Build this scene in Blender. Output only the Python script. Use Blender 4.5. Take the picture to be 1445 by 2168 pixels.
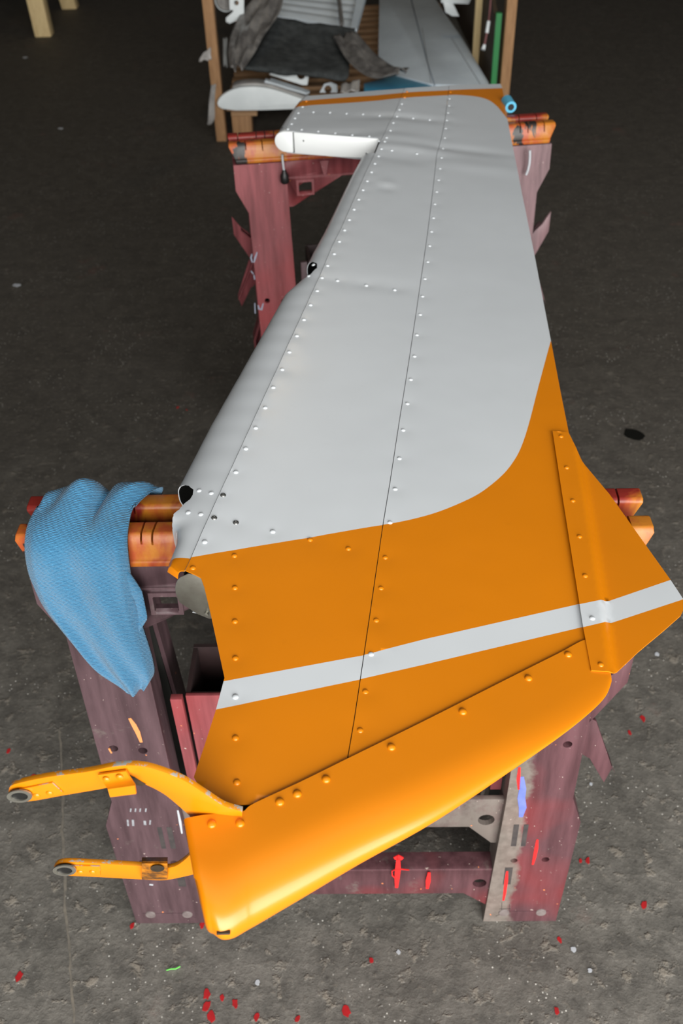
import bpy, bmesh, math, random
from mathutils import Vector, Matrix
from mathutils.geometry import delaunay_2d_cdt
random.seed(7)
for o in list(bpy.data.objects): bpy.data.objects.remove(o)
SC = bpy.context.scene; COL = SC.collection

# ------------------------------------------------------------------ camera
F = 1992.0; CX, CY = 722.5, 1084.0
PITCH, ROLL, HC = 40.5, -1.6, 1.52
cam_d = bpy.data.cameras.new('camera'); cam = bpy.data.objects.new('camera', cam_d); COL.objects.link(cam)
cam_d.sensor_fit = 'VERTICAL'; cam_d.sensor_height = 36.0; cam_d.lens = F*36.0/2168.0
CR = Matrix.Rotation(math.radians(90-PITCH), 3, 'X') @ Matrix.Rotation(math.radians(ROLL), 3, 'Z')
cam.matrix_world = Matrix.Translation((0, 0, HC)) @ CR.to_4x4()
cam_d.clip_start = 0.05; cam_d.clip_end = 100
cam_d.dof.use_dof = True; cam_d.dof.focus_distance = 0.95; cam_d.dof.aperture_fstop = 9.0
SC.camera = cam

# ------------------------------------------------------------------ light
SC.view_settings.view_transform = 'Standard'; SC.view_settings.look = 'None'
SC.view_settings.gamma = 1.0; SC.view_settings.use_curve_mapping = False
SC.view_settings.exposure = 0.0
W = bpy.data.worlds.new('world'); SC.world = W; W.use_nodes = True
W.node_tree.nodes['Background'].inputs[0].default_value = (0.80, 0.90, 1.0, 1)
W.node_tree.nodes['Background'].inputs[1].default_value = 0.6
def area(name, loc, target, sx, sy, power, color):
    l = bpy.data.lights.new(name, 'AREA'); l.shape = 'RECTANGLE'; l.size = sx; l.size_y = sy
    l.energy = power; l.color = color
    o = bpy.data.objects.new(name, l); COL.objects.link(o); o.location = loc
    o.rotation_euler = (Vector(target)-Vector(loc)).to_track_quat('-Z', 'Y').to_euler()
    return o
DOOR_Y = -2.4
area('door_daylight', (1.1, DOOR_Y, 1.95), (0.6, 3, 1.5), 4.6, 2.9, 450, (1.0, 0.985, 0.95))
area('skylight_daylight', (0.0, -0.2, 4.85), (0, -0.2, 0), 4.0, 2.4, 16, (0.93, 0.97, 1.0))  # added overhead fill for the top faces; the ceiling has no opening

# ------------------------------------------------------------------ survey helpers (photo pixel -> point in the place)
def ray(px, py):
    return CR @ Vector(((px-CX)/F, -(py-CY)/F, -1.0))
def at_z(px, py, z):
    r = ray(px, py); return Vector((0, 0, HC)) + r*((z-HC)/r.z)
def at_y(px, py, y):
    r = ray(px, py); return Vector((0, 0, HC)) + r*(y/r.y)
def at_plane(px, py, p0, n):
    r = ray(px, py); c = Vector((0, 0, HC)); return c + r*((Vector(p0)-c).dot(n)/r.dot(n))
def on_surf(px, py, fn):
    z = 0.86
    for _ in range(14):
        p = at_z(px, py, z); z = fn(p.x, p.y)
    return at_z(px, py, z)
def lerp(a, b, t): return a+(b-a)*t
def plin(pts, t):
    """piecewise linear lookup in sorted (x, y) pairs"""
    if t <= pts[0][0]: return pts[0][1]
    for (a, b), (c, d) in zip(pts, pts[1:]):
        if t <= c: return b+(d-b)*(t-a)/(c-a)
    return pts[-1][1]
def catmull(P, n=6):
    out = []
    for i in range(len(P)-1):
        p0 = P[max(i-1, 0)]; p1 = P[i]; p2 = P[i+1]; p3 = P[min(i+2, len(P)-1)]
        for k in range(n):
            t = k/n
            out.append(tuple(0.5*((2*b)+(-a+c)*t+(2*a-5*b+4*c-d)*t*t+(-a+3*b-3*c+d)*t**3) for a, b, c, d in zip(p0, p1, p2, p3)))
    out.append(tuple(P[-1])); return out
def inside(poly, x, y):
    c = False; j = len(poly)-1
    for i in range(len(poly)):
        xi, yi = poly[i][0], poly[i][1]; xj, yj = poly[j][0], poly[j][1]
        if (yi > y) != (yj > y) and x < (xj-xi)*(y-yi)/(yj-yi)+xi: c = not c
        j = i
    return c

# ------------------------------------------------------------------ materials
class NT:
    def __init__(s, name):
        s.m = bpy.data.materials.new(name); s.m.use_nodes = True
        s.t = s.m.node_tree; s.b = s.t.nodes['Principled BSDF']
        s.co = s.t.nodes.new('ShaderNodeTexCoord').outputs['Object']
    def n(s, typ, **kw):
        nd = s.t.nodes.new(typ)
        for k, v in kw.items():
            if k.startswith('i_'): nd.inputs[k[2:].replace('_', ' ')].default_value = v
            else: setattr(nd, k, v)
        return nd
    def l(s, a, b): s.t.links.new(a, b)
    def noise(s, scale, detail=4, rough=0.6, vec=None, dist=0.0):
        nd = s.n('ShaderNodeTexNoise'); nd.inputs['Scale'].default_value = scale; nd.inputs['Detail'].default_value = detail
        nd.inputs['Roughness'].default_value = rough; nd.inputs['Distortion'].default_value = dist
        s.l(vec if vec else s.co, nd.inputs['Vector']); return nd.outputs['Fac']
    def stretch(s, sc, rot=(0, 0, 0)):
        mp = s.n('ShaderNodeMapping'); mp.inputs['Scale'].default_value = sc; mp.inputs['Rotation'].default_value = rot
        s.l(s.co, mp.inputs['Vector']); return mp.outputs['Vector']
    def ramp(s, fac, a, b):
        r = s.n('ShaderNodeMapRange'); r.inputs['From Min'].default_value = a; r.inputs['From Max'].default_value = b
        s.l(fac, r.inputs['Value']); return r.outputs['Result']
    def mix(s, fac, a, b):
        m = s.n('ShaderNodeMix', data_type='RGBA')
        for v, i in ((a, 6), (b, 7)):
            if isinstance(v, tuple): m.inputs[i].default_value = (*v, 1)
            else: s.l(v, m.inputs[i])
        if isinstance(fac, (int, float)): m.inputs[0].default_value = fac
        else: s.l(fac, m.inputs[0])
        return m.outputs[2]
    def math(s, op, a, b=None):
        m = s.n('ShaderNodeMath', operation=op)
        for v, i in ((a, 0), (b, 1)):
            if v is None: continue
            if isinstance(v, (int, float)): m.inputs[i].default_value = v
            else: s.l(v, m.inputs[i])
        return m.outputs[0]
    def color(s, c):
        if isinstance(c, tuple): s.b.inputs['Base Color'].default_value = (*c, 1)
        else: s.l(c, s.b.inputs['Base Color'])
    def rough(s, r):
        if isinstance(r, (int, float)): s.b.inputs['Roughness'].default_value = r
        else: s.l(r, s.b.inputs['Roughness'])
    def bump(s, h, strength, dist):
        b = s.n('ShaderNodeBump'); b.inputs['Strength'].default_value = strength; b.inputs['Distance'].default_value = dist
        s.l(h, b.inputs['Height']); s.l(b.outputs[0], s.b.inputs['Normal'])
    def set(s, **kw):
        for k, v in kw.items(): s.b.inputs[k.replace('_', ' ')].default_value = v
        return s
def simple(name, c, c2=None, scale=30, rough=0.5, metallic=0.0, bump=0.0, bscale=200, coat=0.0, spec=0.5, lo=0.35, hi=0.7):
    k = NT(name)
    if c2: k.color(k.mix(k.ramp(k.noise(scale), lo, hi), c, c2))
    else: k.color(k.mix(k.ramp(k.noise(scale*1.0), 0.3, 0.8), c, tuple(v*0.9 for v in c)))
    k.rough(rough); k.set(Metallic=metallic, Coat_Weight=coat, Specular_IOR_Level=spec)
    if bump: k.bump(k.noise(bscale), bump, 0.001)
    return k.m

def m_paint(name, c, rough=0.34, coat=0.25):
    k = NT(name)
    dirt = k.ramp(k.noise(55, 6, 0.7), 0.62, 0.82)
    base = k.mix(k.ramp(k.noise(5, 3), 0.3, 0.7), c, tuple(v*0.95 for v in c))
    k.color(k.mix(k.math('MULTIPLY', dirt, 0.10), base, tuple(v*0.45 for v in c)))
    k.rough(k.math('ADD', k.math('MULTIPLY', k.noise(18, 4), 0.10), rough-0.05))
    k.set(Coat_Weight=coat, Coat_Roughness=0.18, Specular_IOR_Level=0.45)
    k.bump(k.noise(7, 2), 0.10, 0.01)
    return k.m
M = {}
M['silver'] = m_paint('silver_paint', (0.59, 0.62, 0.645), 0.36, 0.25)
M['orange'] = m_paint('orange_paint', (0.655, 0.196, 0.001), 0.35, 0.22)
def m_chipped():
    k = NT('chipped_orange_paint')
    v = k.noise(60, 6, 0.7); chip = k.ramp(v, 0.53, 0.56)
    k.color(k.mix(chip, (0.62, 0.22, 0.004), (0.34, 0.33, 0.30))); k.rough(0.4); k.set(Coat_Weight=0.2)
    return k.m
M['chipped'] = m_chipped()
k = NT('sooty_orange_paint'); k.color(k.mix(k.ramp(k.noise(45, 5, 0.65), 0.40, 0.60), (0.50, 0.17, 0.004), (0.10, 0.04, 0.008))); k.rough(0.45); M['sooty'] = k.m
M['white'] = m_paint('white_paint', (0.80, 0.82, 0.82), 0.4, 0.1)
M['alu'] = simple('bare_aluminium', (0.42, 0.41, 0.36), (0.30, 0.28, 0.24), 40, 0.38, 0.85)
M['steel'] = simple('screw_steel', (0.30, 0.30, 0.29), (0.20, 0.20, 0.19), 90, 0.35, 0.9)
M['dark'] = simple('dark_interior', (0.012, 0.012, 0.010), None, 30, 0.7)  # near-black stands in for the shade inside hollow parts
M['primer'] = simple('green_primer', (0.06, 0.065, 0.045), (0.03, 0.03, 0.022), 40, 0.6)
M['soot'] = simple('grease_black', (0.02, 0.015, 0.01), (0.05, 0.03, 0.015), 80, 0.5)
M['rubber'] = simple('black_rubber', (0.008, 0.008, 0.008), None, 30, 0.45)
M['red_paint'] = simple('red_paint_fleck', (0.42, 0.012, 0.015), (0.30, 0.01, 0.012), 60, 0.45)
M['redmark'] = simple('red_marker', (0.85, 0.02, 0.02), None, 60, 0.5)
M['bluemark'] = simple('blue_marker', (0.12, 0.16, 0.55), (0.16, 0.2, 0.6), 60, 0.5)
M['peach'] = simple('peach_paint', (0.70, 0.26, 0.09), None, 60, 0.5)
M['chalk'] = simple('white_scuff', (0.45, 0.47, 0.50), None, 60, 0.6)
M['stud'] = simple('stud_grey', (0.20, 0.17, 0.16), (0.13, 0.10, 0.10), 60, 0.5)
M['scuff'] = simple('pale_scuff', (0.30, 0.31, 0.33), (0.18, 0.18, 0.20), 120, 0.6)
M['bluechalk'] = simple('blue_grey_chalk', (0.30, 0.33, 0.42), None, 60, 0.7)
M['slotdark'] = simple('slot_shadow_plastic', (0.035, 0.030, 0.030), (0.06, 0.05, 0.048), 60, 0.6)  # slot inlays use it for recess shade; pen marks share it
M['green'] = simple('green_paint', (0.01, 0.20, 0.045), None, 20, 0.5)

def m_wood(name, c, c2):
    k = NT(name)
    v = k.stretch((9, 9, 1.2))
    k.color(k.mix(k.ramp(k.noise(9, 6, 0.65, v, 0.6), 0.3, 0.72), c, c2)); k.rough(0.75)
    k.bump(k.noise(14, 5, 0.6, v), 0.35, 0.002); return k.m
def m_wood_x(name, c, c2):
    k = NT(name); v = k.stretch((1.2, 9, 9))
    k.color(k.mix(k.ramp(k.noise(9, 6, 0.65, v, 0.6), 0.3, 0.72), c, c2)); k.rough(0.75)
    k.bump(k.noise(14, 5, 0.6, v), 0.35, 0.002); return k.m
M['wood'] = m_wood('brown_pine', (0.42, 0.235, 0.11), (0.26, 0.135, 0.06))
M['wood_x'] = m_wood_x('brown_pine_across', (0.44, 0.27, 0.14), (0.28, 0.15, 0.07))
M['pale_wood'] = m_wood('pale_pine', (0.80, 0.62, 0.33), (0.62, 0.45, 0.22))
M['ply'] = m_wood('dark_plywood', (0.10, 0.07, 0.045), (0.05, 0.035, 0.022))

def m_plastic(name, base, red, dust_pale, strip=None):
    """moulded plastic with red overspray (red = threshold), grey dust and flecks"""
    k = NT(name)
    streak = k.noise(12, 5, 0.6, k.stretch((4.0, 4.0, 0.30)))
    c = k.mix(k.ramp(streak, 0.36, 0.66), tuple(v*0.72 for v in base), tuple(v*1.30+0.006 for v in base))
    c = k.mix(k.math('MULTIPLY', k.ramp(k.noise(3.2, 3), red, red+0.20), 0.6), c, (0.33, 0.03, 0.03))
    d = k.ramp(k.noise(16, 7, 0.72), dust_pale, dust_pale+0.14)
    c = k.mix(k.math('MULTIPLY', d, 0.75), c, (0.16, 0.14, 0.122))
    if strip:   # dust caked along the inner edge of the leg
        sp = k.n('ShaderNodeSeparateXYZ'); k.l(k.co, sp.inputs[0])
        e = k.math('ADD', k.math('ABSOLUTE', sp.outputs['X']), k.math('MULTIPLY', k.noise(22, 5, 0.65), 0.05))
        c = k.mix(k.math('MULTIPLY', k.ramp(e, strip+0.006, strip-0.004), 0.85), c, k.mix(k.ramp(k.noise(70, 4), 0.35, 0.65), (0.15, 0.132, 0.112), (0.21, 0.185, 0.16)))
    c = k.mix(k.ramp(k.noise(160, 2), 0.72, 0.76), c, (0.42, 0.34, 0.30))
    c = k.mix(k.ramp(k.noise(75, 1), 0.775, 0.79), c, (0.60, 0.20, 0.08))
    k.color(c); k.rough(0.48); k.set(Specular_IOR_Level=0.4)
    k.bump(k.noise(60, 5), 0.25, 0.0012); return k.m
M['maroon'] = m_plastic('maroon_plastic', (0.076, 0.042, 0.048), 0.68, 0.62)
M['maroon_red'] = m_plastic('reddened_plastic', (0.20, 0.050, 0.056), 0.54, 0.72)
M['maroon_dust'] = m_plastic('dusty_plastic', (0.088, 0.036, 0.042), 0.55, 0.58)
M['maroon_strip'] = m_plastic('dust_edged_plastic', (0.088, 0.036, 0.042), 0.54, 0.64, 0.292)
M['caked'] = m_plastic('dust_caked_plastic', (0.12, 0.085, 0.078), 0.70, 0.40)
M['mauve'] = m_plastic('faded_mauve_plastic', (0.17, 0.10, 0.108), 0.68, 0.66)
def m_beam(name, thr):
    k = NT(name)
    v = k.stretch((1.0, 1.0, 0.35))
    c = k.mix(k.ramp(k.noise(30, 4, 0.6, v), 0.42, 0.58), (0.42, 0.145, 0.012), (0.36, 0.065, 0.016))
    c = k.mix(k.ramp(k.noise(11, 4, 0.6, v, 0.4), thr, thr+0.05), c, (0.22, 0.018, 0.012))
    c = k.mix(k.ramp(k.noise(19, 4, 0.6, v, 0.8), 0.62, 0.65), c, (0.02, 0.016, 0.014))
    k.color(c); k.rough(0.42); k.bump(k.noise(50, 5), 0.4, 0.0015); return k.m
M['beam'] = m_beam('orange_beam_plastic', 0.57)
M['beam_ridge'] = m_beam('stained_beam_plastic', 0.47)

def m_floor():
    k = NT('oily_concrete')
    big = k.noise(1.1, 5, 0.6); mid = k.noise(17, 9, 0.74); fine = k.noise(85, 5, 0.7); grit = k.noise(260, 3, 0.7)
    sep = k.n('ShaderNodeSeparateXYZ'); k.l(k.co, sep.inputs[0])
    # paler tone at low y, giving way unevenly to a darker tone further along
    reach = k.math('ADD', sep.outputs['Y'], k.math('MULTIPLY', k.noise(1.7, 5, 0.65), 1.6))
    dust_pale = k.ramp(reach, 3.3, 1.0)  # share of the paler tone, falling off along y
    far_tone = k.mix(k.ramp(mid, 0.35, 0.7), (0.052, 0.046, 0.039), (0.088, 0.078, 0.065))
    near_tone = k.mix(k.ramp(mid, 0.40, 0.64), (0.100, 0.094, 0.084), (0.205, 0.192, 0.170))
    c = k.mix(dust_pale, far_tone, near_tone)
    crumb = k.ramp(k.noise(30, 6, 0.62, None, 0.2), 0.57, 0.66)
    c = k.mix(k.math('MULTIPLY', k.math('MULTIPLY', crumb, k.ramp(dust_pale, -0.2, 1.0)), 0.7), c, (0.300, 0.262, 0.212))
    c = k.mix(k.math('MULTIPLY', k.ramp(big, 0.48, 0.68), 0.4), c, (0.062, 0.056, 0.048))
    c = k.mix(k.math('MULTIPLY', k.ramp(fine, 0.58, 0.70), 0.45), c, (0.27, 0.235, 0.19))
    c = k.mix(k.math('MULTIPLY', k.ramp(fine, 0.42, 0.30), 0.6), c, (0.030, 0.027, 0.023))
    c = k.mix(k.math('MULTIPLY', k.ramp(k.noise(4.2, 6, 0.7), 0.62, 0.72), 0.30), c, (0.20, 0.08, 0.065))
    for sc, th, col in ((85, 0.13, (0.62, 0.60, 0.55)), (45, 0.075, (0.55, 0.53, 0.48)), (20, 0.035, (0.5, 0.48, 0.44))):
        sp = k.n('ShaderNodeTexVoronoi', feature='F1'); sp.inputs['Scale'].default_value = sc
        k.l(k.co, sp.inputs['Vector'])
        c = k.mix(k.math('MULTIPLY', k.ramp(sp.outputs['Distance'], th, th*0.6), k.ramp(k.noise(5.0, 4), 0.46, 0.58)), c, col)
    k.color(c); k.rough(0.66)
    h = k.math('ADD', k.math('ADD', k.math('MULTIPLY', crumb, 0.9), k.math('MULTIPLY', k.ramp(fine, 0.45, 0.75), 0.30)), k.math('MULTIPLY', grit, 0.10))
    k.bump(h, 0.55, 0.006); k.set(Specular_IOR_Level=0.25)
    return k.m
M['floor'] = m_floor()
M['wall'] = simple('grimy_wall', (0.16, 0.155, 0.145), (0.10, 0.095, 0.09), 2, 0.8)
M['ceil'] = simple('steel_ceiling', (0.30, 0.30, 0.30), (0.22, 0.22, 0.22), 2, 0.8)

def m_cloth():
    k = NT('blue_microfibre')
    w = k.n('ShaderNodeTexWave', wave_type='BANDS', bands_direction='DIAGONAL'); w.inputs['Scale'].default_value = 170
    w.inputs['Distortion'].default_value = 3.0; w.inputs['Detail'].default_value = 2; w.inputs['Detail Scale'].default_value = 1.2
    k.l(k.stretch((1, 1, 1.5), (0.25, 0.5, 0.2)), w.inputs['Vector'])
    g = k.noise(520, 3)
    h = k.math('ADD', w.outputs['Fac'], k.math('MULTIPLY', g, 0.8))
    c = k.mix(k.ramp(h, 0.25, 1.35), (0.013, 0.078, 0.165), (0.070, 0.262, 0.45))
    c = k.mix(k.math('MULTIPLY', k.ramp(k.noise(14, 6, 0.7), 0.56, 0.74), 0.35), c, (0.12, 0.17, 0.17))
    k.color(c); k.rough(0.95); k.set(Sheen_Weight=0.25, Specular_IOR_Level=0.1)
    k.bump(h, 0.7, 0.0016); return k.m
M['cloth'] = m_cloth()

# ------------------------------------------------------------------ mesh helpers
class MB:
    def __init__(s): s.v = []; s.f = []; s.mi = []
    def add(s, vs, fs, mi=0):
        o = len(s.v); s.v += [tuple(p) for p in vs]; s.f += [tuple(i+o for i in f) for f in fs]; s.mi += [mi]*len(fs); return s
    def box(s, a, b, mi=0):
        x0, y0, z0 = a; x1, y1, z1 = b
        return s.add([(x0,y0,z0),(x1,y0,z0),(x1,y1,z0),(x0,y1,z0),(x0,y0,z1),(x1,y0,z1),(x1,y1,z1),(x0,y1,z1)],
                     [(0,3,2,1),(4,5,6,7),(0,1,5,4),(1,2,6,5),(2,3,7,6),(3,0,4,7)], mi)
    def prism(s, poly, place, w0, w1, mi=0):
        n = len(poly)
        vs = [place(u, v, w0) for u, v in poly]+[place(u, v, w1) for u, v in poly]
        fs = [tuple(range(n))[::-1], tuple(range(n, 2*n))]+[(i, (i+1) % n, n+(i+1) % n, n+i) for i in range(n)]
        return s.add(vs, fs, mi)
    def grid(s, rows, mi=0, closed=False):
        n = len(rows[0]); vs = [p for r in rows for p in r]; fs = []
        for i in range(len(rows)-1):
            for j in range(n if closed else n-1):
                a = i*n+j; b = i*n+(j+1) % n; fs.append((a, b, b+n, a+n))
        return s.add(vs, fs, mi)
    def tube(s, path, r, n=8, mi=0):
        path = [Vector(p) for p in path]; rows = []
        for i, p in enumerate(path):
            d = (path[min(i+1, len(path)-1)]-path[max(i-1, 0)]).normalized()
            a = d.cross(Vector((0, 0, 1)) if abs(d.z) < 0.9 else Vector((1, 0, 0))).normalized(); b = d.cross(a)
            rr = r[i] if isinstance(r, (list, tuple)) else r
            rows.append([p+(a*math.cos(2*math.pi*k/n)+b*math.sin(2*math.pi*k/n))*rr for k in range(n)])
        o = len(s.v); s.grid(rows, mi, True)
        s.f += [tuple(range(o, o+n))[::-1], tuple(range(o+n*(len(rows)-1), o+n*len(rows)))]; s.mi += [mi, mi]
        return s
    def lathe(s, prof, c, ax, n=20, mi=0):
        """prof = (radius, height) along axis ax at centre c"""
        ax = Vector(ax).normalized(); a = ax.cross(Vector((0, 0, 1)) if abs(ax.z) < 0.9 else Vector((1, 0, 0))).normalized(); b = ax.cross(a)
        c = Vector(c)
        return s.grid([[c+ax*h+(a*math.cos(2*math.pi*k/n)+b*math.sin(2*math.pi*k/n))*max(r, 1e-5) for k in range(n)] for r, h in prof], mi, True)
def root_off(parent):
    off = Vector((0, 0, 0))
    while parent is not None: off += parent.location; parent = parent.parent
    return off
def build(name, mb, mats, parent=None, smooth=None, bevel=0.0, world=False, recalc=True, merge=True):
    """world=True: vertices are world coordinates and the parent is unrotated"""
    off = root_off(parent) if world else Vector((0, 0, 0))
    me = bpy.data.meshes.new(name); me.from_pydata([Vector(p)-off for p in mb.v], [], mb.f)
    if not isinstance(mats, (list, tuple)): mats = [mats]
    for m in mats: me.materials.append(M[m] if isinstance(m, str) else m)
    me.polygons.foreach_set('material_index', mb.mi)
    bm = bmesh.new(); bm.from_mesh(me)
    if merge: bmesh.ops.remove_doubles(bm, verts=bm.verts, dist=1e-5)
    if recalc: bmesh.ops.recalc_face_normals(bm, faces=bm.faces)
    if bevel:
        es = [e for e in bm.edges if len(e.link_faces) == 2 and e.calc_face_angle(0) > 0.6]
        bmesh.ops.bevel(bm, geom=es, offset=bevel, segments=2, profile=0.5, affect='EDGES', clamp_overlap=True)
    ang = math.radians(smooth if smooth is not None else 0)
    for f in bm.faces: f.smooth = smooth is not None
    if smooth is not None:
        for e in bm.edges: e.smooth = not (len(e.link_faces) == 2 and e.calc_face_angle(0) > ang)
    bm.to_mesh(me); bm.free(); me.update()
    o = bpy.data.objects.new(name, me); COL.objects.link(o); o.parent = parent
    return o
def thing(name, label, cat, loc=(0, 0, 0), rz=0.0, group=None):
    o = bpy.data.objects.new(name, None); o.empty_display_size = 0.05; COL.objects.link(o)
    o.location = loc; o.rotation_euler = (0, 0, rz); return tag(o, label, cat, group)
def tag(o, label, cat, group=None):
    o['label'] = label; o['category'] = cat
    if group: o['group'] = group
    return o
def struct(o): o['kind'] = 'structure'; return o
def cut(o, cutters):
    """subtract closed meshes (MB) from object o and bake"""
    cb = MB()
    objs = []
    for c in cutters:
        me = bpy.data.meshes.new('cutter'); me.from_pydata([tuple(p) for p in c.v], [], c.f)
        bm = bmesh.new(); bm.from_mesh(me); bmesh.ops.remove_doubles(bm, verts=bm.verts, dist=1e-6)
        bmesh.ops.recalc_face_normals(bm, faces=bm.faces); bm.to_mesh(me); bm.free()
        q = bpy.data.objects.new('cutter', me); COL.objects.link(q); q.parent = o.parent; objs.append(q)
        md = o.modifiers.new('cut', 'BOOLEAN'); md.object = q; md.operation = 'DIFFERENCE'; md.solver = 'EXACT'; md.use_self = True; md.use_hole_tolerant = True
    dg = bpy.context.evaluated_depsgraph_get(); dg.update()
    me = bpy.data.meshes.new_from_object(o.evaluated_get(dg))
    o.modifiers.clear(); old = o.data; o.data = me; me.name = old.name; bpy.data.meshes.remove(old)
    for q in objs:
        d = q.data; bpy.data.objects.remove(q); bpy.data.meshes.remove(d)
    return o
def cyl(c, ax, r, h, n=16, sx=1.0):
    m = MB(); ax = Vector(ax).normalized(); a = ax.cross(Vector((0, 0, 1)) if abs(ax.z) < 0.9 else Vector((1, 0, 0))).normalized(); b = ax.cross(a); c = Vector(c)
    P = [(a*math.cos(2*math.pi*k/n)*sx+b*math.sin(2*math.pi*k/n))*r for k in range(n)]
    m.add([c-ax*h+p for p in P]+[c+ax*h+p for p in P], [tuple(range(n)), tuple(range(n, 2*n))]+[(k, (k+1) % n, n+(k+1) % n, n+k) for k in range(n)])
    return m

# ------------------------------------------------------------------ the hall
fl = MB(); fl.add([(-9, DOOR_Y-2, 0), (9, DOOR_Y-2, 0), (9, 12, 0), (-9, 12, 0)], [(0, 1, 2, 3)])
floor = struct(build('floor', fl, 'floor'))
struct(build('wall_back', MB().box((-9, 12, 0), (9, 12.2, 5.2)), 'wall'))
struct(build('wall_left', MB().box((-9.2, DOOR_Y, 0), (-9, 12, 5.2)), 'wall'))
struct(build('wall_right', MB().box((9, DOOR_Y, 0), (9.2, 12, 5.2)), 'wall'))
struct(build('ceiling', MB().box((-9, DOOR_Y, 5.0), (9, 12, 5.2)), 'ceil'))
front = MB().box((-9, DOOR_Y-0.3, 0), (-1.3, DOOR_Y-0.1, 5.2)).box((3.5, DOOR_Y-0.3, 0), (9, DOOR_Y-0.1, 5.2)).box((-1.3, DOOR_Y-0.3, 3.45), (3.5, DOOR_Y-0.1, 5.2))
struct(build('wall_front', front, 'wall'))

def fleck(name, px, py, rx, ry, mat, ang=0.0, h=0.0012, n=11):
    c = at_z(px, py, 0.0); m = MB(); P = []
    for k in range(n):
        a = 2*math.pi*k/n; q = random.uniform(0.65, 1.15) if n < 15 else random.uniform(0.9, 1.1)
        x = math.cos(a)*rx*q; y = math.sin(a)*ry*q
        P.append((c.x+x*math.cos(ang)-y*math.sin(ang), c.y+x*math.sin(ang)+y*math.cos(ang)))
    m.prism(P, lambda u, v, w: (u, v, w), 0.0, h)
    return build(name, m, mat, floor)
for px, py, r in ((40,2068,9),(438,2105,8),(437,2132,9),(447,2152,9),(497,2125,7),(733,2141,9),(785,2034,5),(1363,1916,7),(70,1645,7),(18,1590,5),
                  (1228,1823,5),(1243,1822,6),(1360,1521,8),(1332,1552,5),(543,2155,6),(630,2158,5),(428,1958,6),(1184,1990,5),(376,863,5),(395,868,3),(280,1960,5),(1178,2140,6),(470,2112,5)):
    fleck('paint_fleck', px, py, r*0.0007, r*0.0011, 'red_paint', random.uniform(-.5, .5))
for px, py, r in ((545,2080,6),(1212,2010,7),(843,2016,5),(1248,2055,6),(53,122,9),(35,604,11),(128,272,8),(1250,1660,5),(1275,1420,7),(1390,1385,6)):
    d = at_z(px, py, 0).y
    fleck('paint_fleck', px, py, r*0.0005*(1+d*0.5), r*0.0006*(1+d*0.3), 'chalk', random.uniform(-.5, .5))
k = NT('oil'); k.color((0.006, 0.006, 0.005)); k.rough(0.25); M['oil'] = k.m
fleck('oil_stain', 1341, 920, 0.024, 0.030, 'oil', 0.6, 0.0008, 22)
ck = [at_z(x, y, 0) for x, y in ((126,1545),(131,1600),(133,1680),(132,1760),(137,1850),(139,1930),(147,2010),(150,2080),(158,2166))]
m = MB(); ckd = [Vector(p) for p in catmull([tuple(p) for p in ck], 5)]; L1 = []; L2 = []
for p in ckd:
    j = random.uniform(-0.0015, 0.0015); w = random.uniform(0.0012, 0.0028); L1.append((p.x+j-w, p.y, 0.0005)); L2.append((p.x+j+w, p.y, 0.0005))
m.grid([L1, L2]); m.grid([[(x, y, 0) for x, y, z in L1], L1]); m.grid([L2, [(x, y, 0) for x, y, z in L2]])
build('crack_filler', m, simple('tan_filler', (0.20, 0.175, 0.14), (0.11, 0.10, 0.085), 60, 0.9), floor)
gt = MB().tube([at_z(352, 2054, 0.003), at_z(362, 2051, 0.004), at_z(372, 2051, 0.004), at_z(381, 2046, 0.003)], 0.0012, 6)
M['thread'] = simple('green_thread', (0.15, 0.60, 0.10), None, 40, 0.6)
tag(build('thread_scrap', gt, 'thread', None, 60), 'short bright green thread lying on the concrete', 'thread')

# ------------------------------------------------------------------ rudder shape
def line_x(p, q):
    return lambda y: p.x+(q.x-p.x)*(y-p.y)/(q.y-p.y)
te_x = line_x(at_z(1203, 915, 0.815), at_z(1063, 187, 0.815))
sp_x = line_x(at_z(425, 1130, 0.872), at_z(804, 300, 0.862))
Z_TE, Z_BOT = 0.815, 0.803
def thick(y): return plin([(0.4, 0.064), (0.7, 0.062), (2.3, 0.044)], y)
DENTS = []
def zt_base(x, y):
    xe = te_x(y); xs = sp_x(y); s = (xe-x)/(xe-xs)
    s = max(-0.6, min(s, 1.0)); 
    h = thick(y)-(Z_TE-Z_BOT)
    return Z_TE+h*(s if s > 0 else s*0.15)
def zt(x, y):
    z = zt_base(x, y)
    for dx, dy, sx, sy, a in DENTS:
        e = ((x-dx)/sx)**2+((y-dy)/sy)**2
        if e < 9: z += a*math.exp(-e)
    return z
def S(px, py, lift=0.0): return on_surf(px, py, lambda x, y: zt_base(x, y)+lift)
def S2(px, py): p = S(px, py); return (p.x, p.y)
def polyS(pts): return [S2(*p) for p in pts]

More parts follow.
